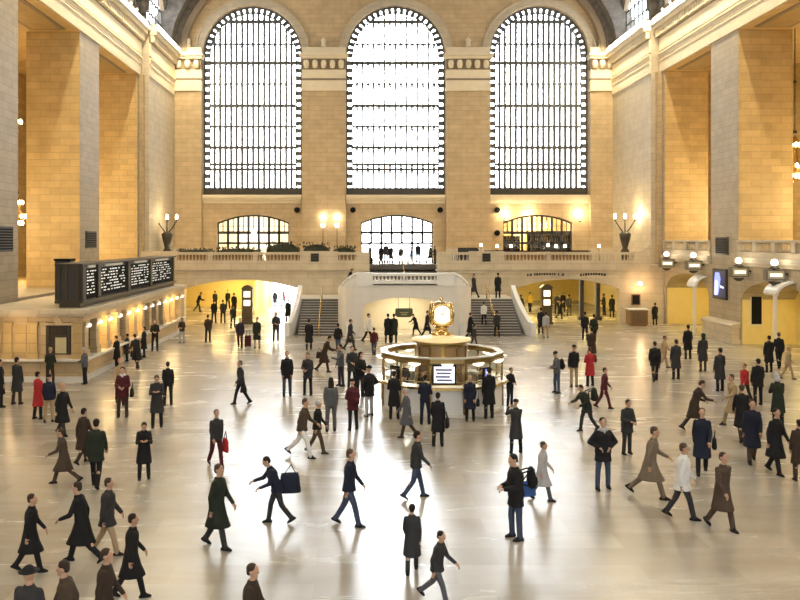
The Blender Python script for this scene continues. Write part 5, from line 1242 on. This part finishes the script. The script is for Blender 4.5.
BG = [((137, 369), (.24, 0, .75), 'shoulder_bag', 'black shoulder bag hanging from the coat near the ticket counter', 'bag', sbag('black')),
      ((123, 417), (.30, .0, .85), 'shoulder_bag', 'dark bag carried at the right by the person with the white scarf', 'bag', sbag('black')),
      ((216, 466), (.28, -.05, .62), 'shopping_bag', 'red bag carried by the charcoal jacket left of centre', 'bag', sbag('red', .2, .2)),
      ((277, 523), (-.12, .33, .95), 'duffel_bag', 'big dark navy bag hanging behind the leaning person', 'bag', sbag('navy', .26, .24)),
      ((324, 372), (.22, .2, .75), 'shoulder_bag', 'dark brown bag carried left of the stair foot', 'bag', sbag('dbrown')),
      ((438, 446), (-.30, .0, .78), 'shoulder_bag', 'black shoulder bag of the person in front of the booth', 'bag', sbag('black')),
      ((470, 421), (.30, 0, .72), 'hand_bag', 'dark bag held at the side of the wide navy coat', 'bag', sbag('black', .15, .13)),
      ((516, 539), (-.02, .25, 1.0), 'messenger_bag', 'bright blue bag on the back of the black jacket at lower centre', 'bag', sbag('blue', .22, .17)),
      ((516, 539), (.02, .33, 1.25), 'backpack', 'black backpack of the person with the bright blue bag', 'bag', backpack('black')),
      ((557, 393), (0, .22, 1.22), 'backpack', 'dark backpack worn on the open floor right of the booth', 'bag', backpack('black')),
      ((587, 431), (0, .30, 1.30), 'backpack', 'dark green backpack on the bent person right of centre', 'bag', backpack('green')),
      ((594, 343), (0, .20, 1.22), 'backpack', 'green backpack of the walker heading into the right passage', 'bag', backpack('green')),
      ((655, 381), (0, .22, 1.20), 'backpack', 'black backpack of the lone walker in the right half', 'bag', backpack('black')),
      ((702, 473), (.30, .05, .8), 'shoulder_bag', 'black bag swinging from the dark navy coat at right', 'bag', sbag('black')),
      ((241, 404), (.26, .0, .62), 'hand_bag', 'small dark bag of the lone charcoal walker on the pale floor', 'bag', sbag('black', .14, .13)),
      ((353, 430), (0, .24, 1.15), 'backpack', 'maroon backpack of the maroon padded jacket', 'bag', backpack('maroon'))]
for kx, off, nm, lb, ct, mk in BG: bag_at(BAGS[kx], off, nm, lb, ct, mk)
Yc = F*H/(347-VY); loc = ((248-VX)*Yc/F, Yc, 0); t = thing('suitcase', loc, 'upright red suitcase between the two people before the left passage', 'suitcase')
m = MB(); m.box(-.18, .18, -.14, .14, .06, .72); m.build('shell', CM['maroon'], t)
m = MB(); m.tube((-.1, .1, .7), (-.1, .1, 1.0), .012, n=6); m.tube((.1, .1, .7), (.1, .1, 1.0), .012, n=6); m.tube((-.1, .1, 1.0), (.1, .1, 1.0), .015, n=6); m.build('handle', BLACK, t)
for x in (-.13, .13):
    for y in (-.1, .1): m = MB(); m.M = Matrix.Translation((x, y, .035)) @ Matrix.Rotation(PI/2, 4, 'Y'); m.lathe([(.035, -.015), (.035, .015)], 0, 0, 8); m.build('wheel', BLACK, t)
# rows of bare bulbs along both cornices and their light
for s, X0 in ((-1, XL), (1, XR)):
    k += 1; m = MB(); y = -8
    while y < 66: m.ball((X0-s*.75, y, 24.78), .09, .09, .12, 6, 5); y += 1.7
    struct(m.build('trim_%d' % k, BULBW))
    light('AREA', (X0-s*1.0, 30, 25.2), 700, (1, .88, .68), .6, (0, s*math.radians(140), 0), shape='RECTANGLE', size_y=70)
    light('AREA', (X0-s*1.35, 29, 25.0), 4300, (1, .84, .56), .25, (0, 0, 0), shape='RECTANGLE', size_y=78)
    light('AREA', (X0-s*1.9, 73.2, 25.0), 800, (1, .84, .56), .25, (0, 0, 0), shape='RECTANGLE', size_y=8)
# ================================================================= DAYLIGHT, CAMERA
w = bpy.data.worlds.new('sky'); sc.world = w; w.use_nodes = True; bg = w.node_tree.nodes['Background']
bg.inputs['Color'].default_value = (.90, .955, 1, 1)
nt = w.node_tree   # overcast sky, brightest round the hidden low sun beyond the middle west window
tc = nt.nodes.new('ShaderNodeTexCoord'); dt = nt.nodes.new('ShaderNodeVectorMath'); dt.operation = 'DOT_PRODUCT'
dt.inputs[1].default_value = Vector((.035, 1, .23)).normalized(); nt.links.new(tc.outputs['Generated'], dt.inputs[0])
mxn = nt.nodes.new('ShaderNodeMath'); mxn.operation = 'MAXIMUM'; mxn.inputs[1].default_value = 0; nt.links.new(dt.outputs['Value'], mxn.inputs[0])
pw = nt.nodes.new('ShaderNodeMath'); pw.operation = 'POWER'; pw.inputs[1].default_value = 90; nt.links.new(mxn.outputs[0], pw.inputs[0])
ml = nt.nodes.new('ShaderNodeMath'); ml.operation = 'MULTIPLY_ADD'; ml.inputs[1].default_value = 28; ml.inputs[2].default_value = 7.5; nt.links.new(pw.outputs[0], ml.inputs[0])
nt.links.new(ml.outputs[0], bg.inputs['Strength'])
def portal(loc, rot, sx, sy):
    o = light('AREA', loc, 1, (1, 1, 1), sx, rot, shape='RECTANGLE', size_y=sy); o.data.cycles.is_portal = True
for c in WC:
    portal((c, YE+1.6, 19.8), (-PI/2, 0, 0), 9.4, 18)
    portal((c, -13.4, 19.8), (PI/2, 0, 0), 9.4, 18)
    portal((c, -13.6, 2.2), (PI/2, 0, 0), 5, 4.6)
portal((-10.3, YE+1.6, 6.9), (-PI/2, 0, 0), 7, 4.6); portal((3.3, YE+1.6, 6.9), (-PI/2, 0, 0), 7, 4.6)
for s, X0 in ((-1, XL), (1, XR)):
    for yc, r in LUN: portal((X0+s*.5, yc, ZV+.6+1.25*r/2), (0, s*PI/2, 0), 1.25*r, 2*r)
cam = bpy.data.cameras.new('camera'); co = bpy.data.objects.new('camera', cam); col.objects.link(co); sc.camera = co
co.location = (0, 0, H); co.rotation_euler = (PI/2, 0, 0); cam.sensor_width = 36; cam.lens = F/800*36
cam.shift_x = (400-VX)/800; cam.shift_y = -(300-VY)/800; cam.clip_end = 400; cam.clip_start = .3
vs = sc.view_settings; vs.view_transform = 'Standard'; vs.look = 'None'; vs.gamma = 1; vs.use_curve_mapping = False; vs.exposure = EXPOSURE
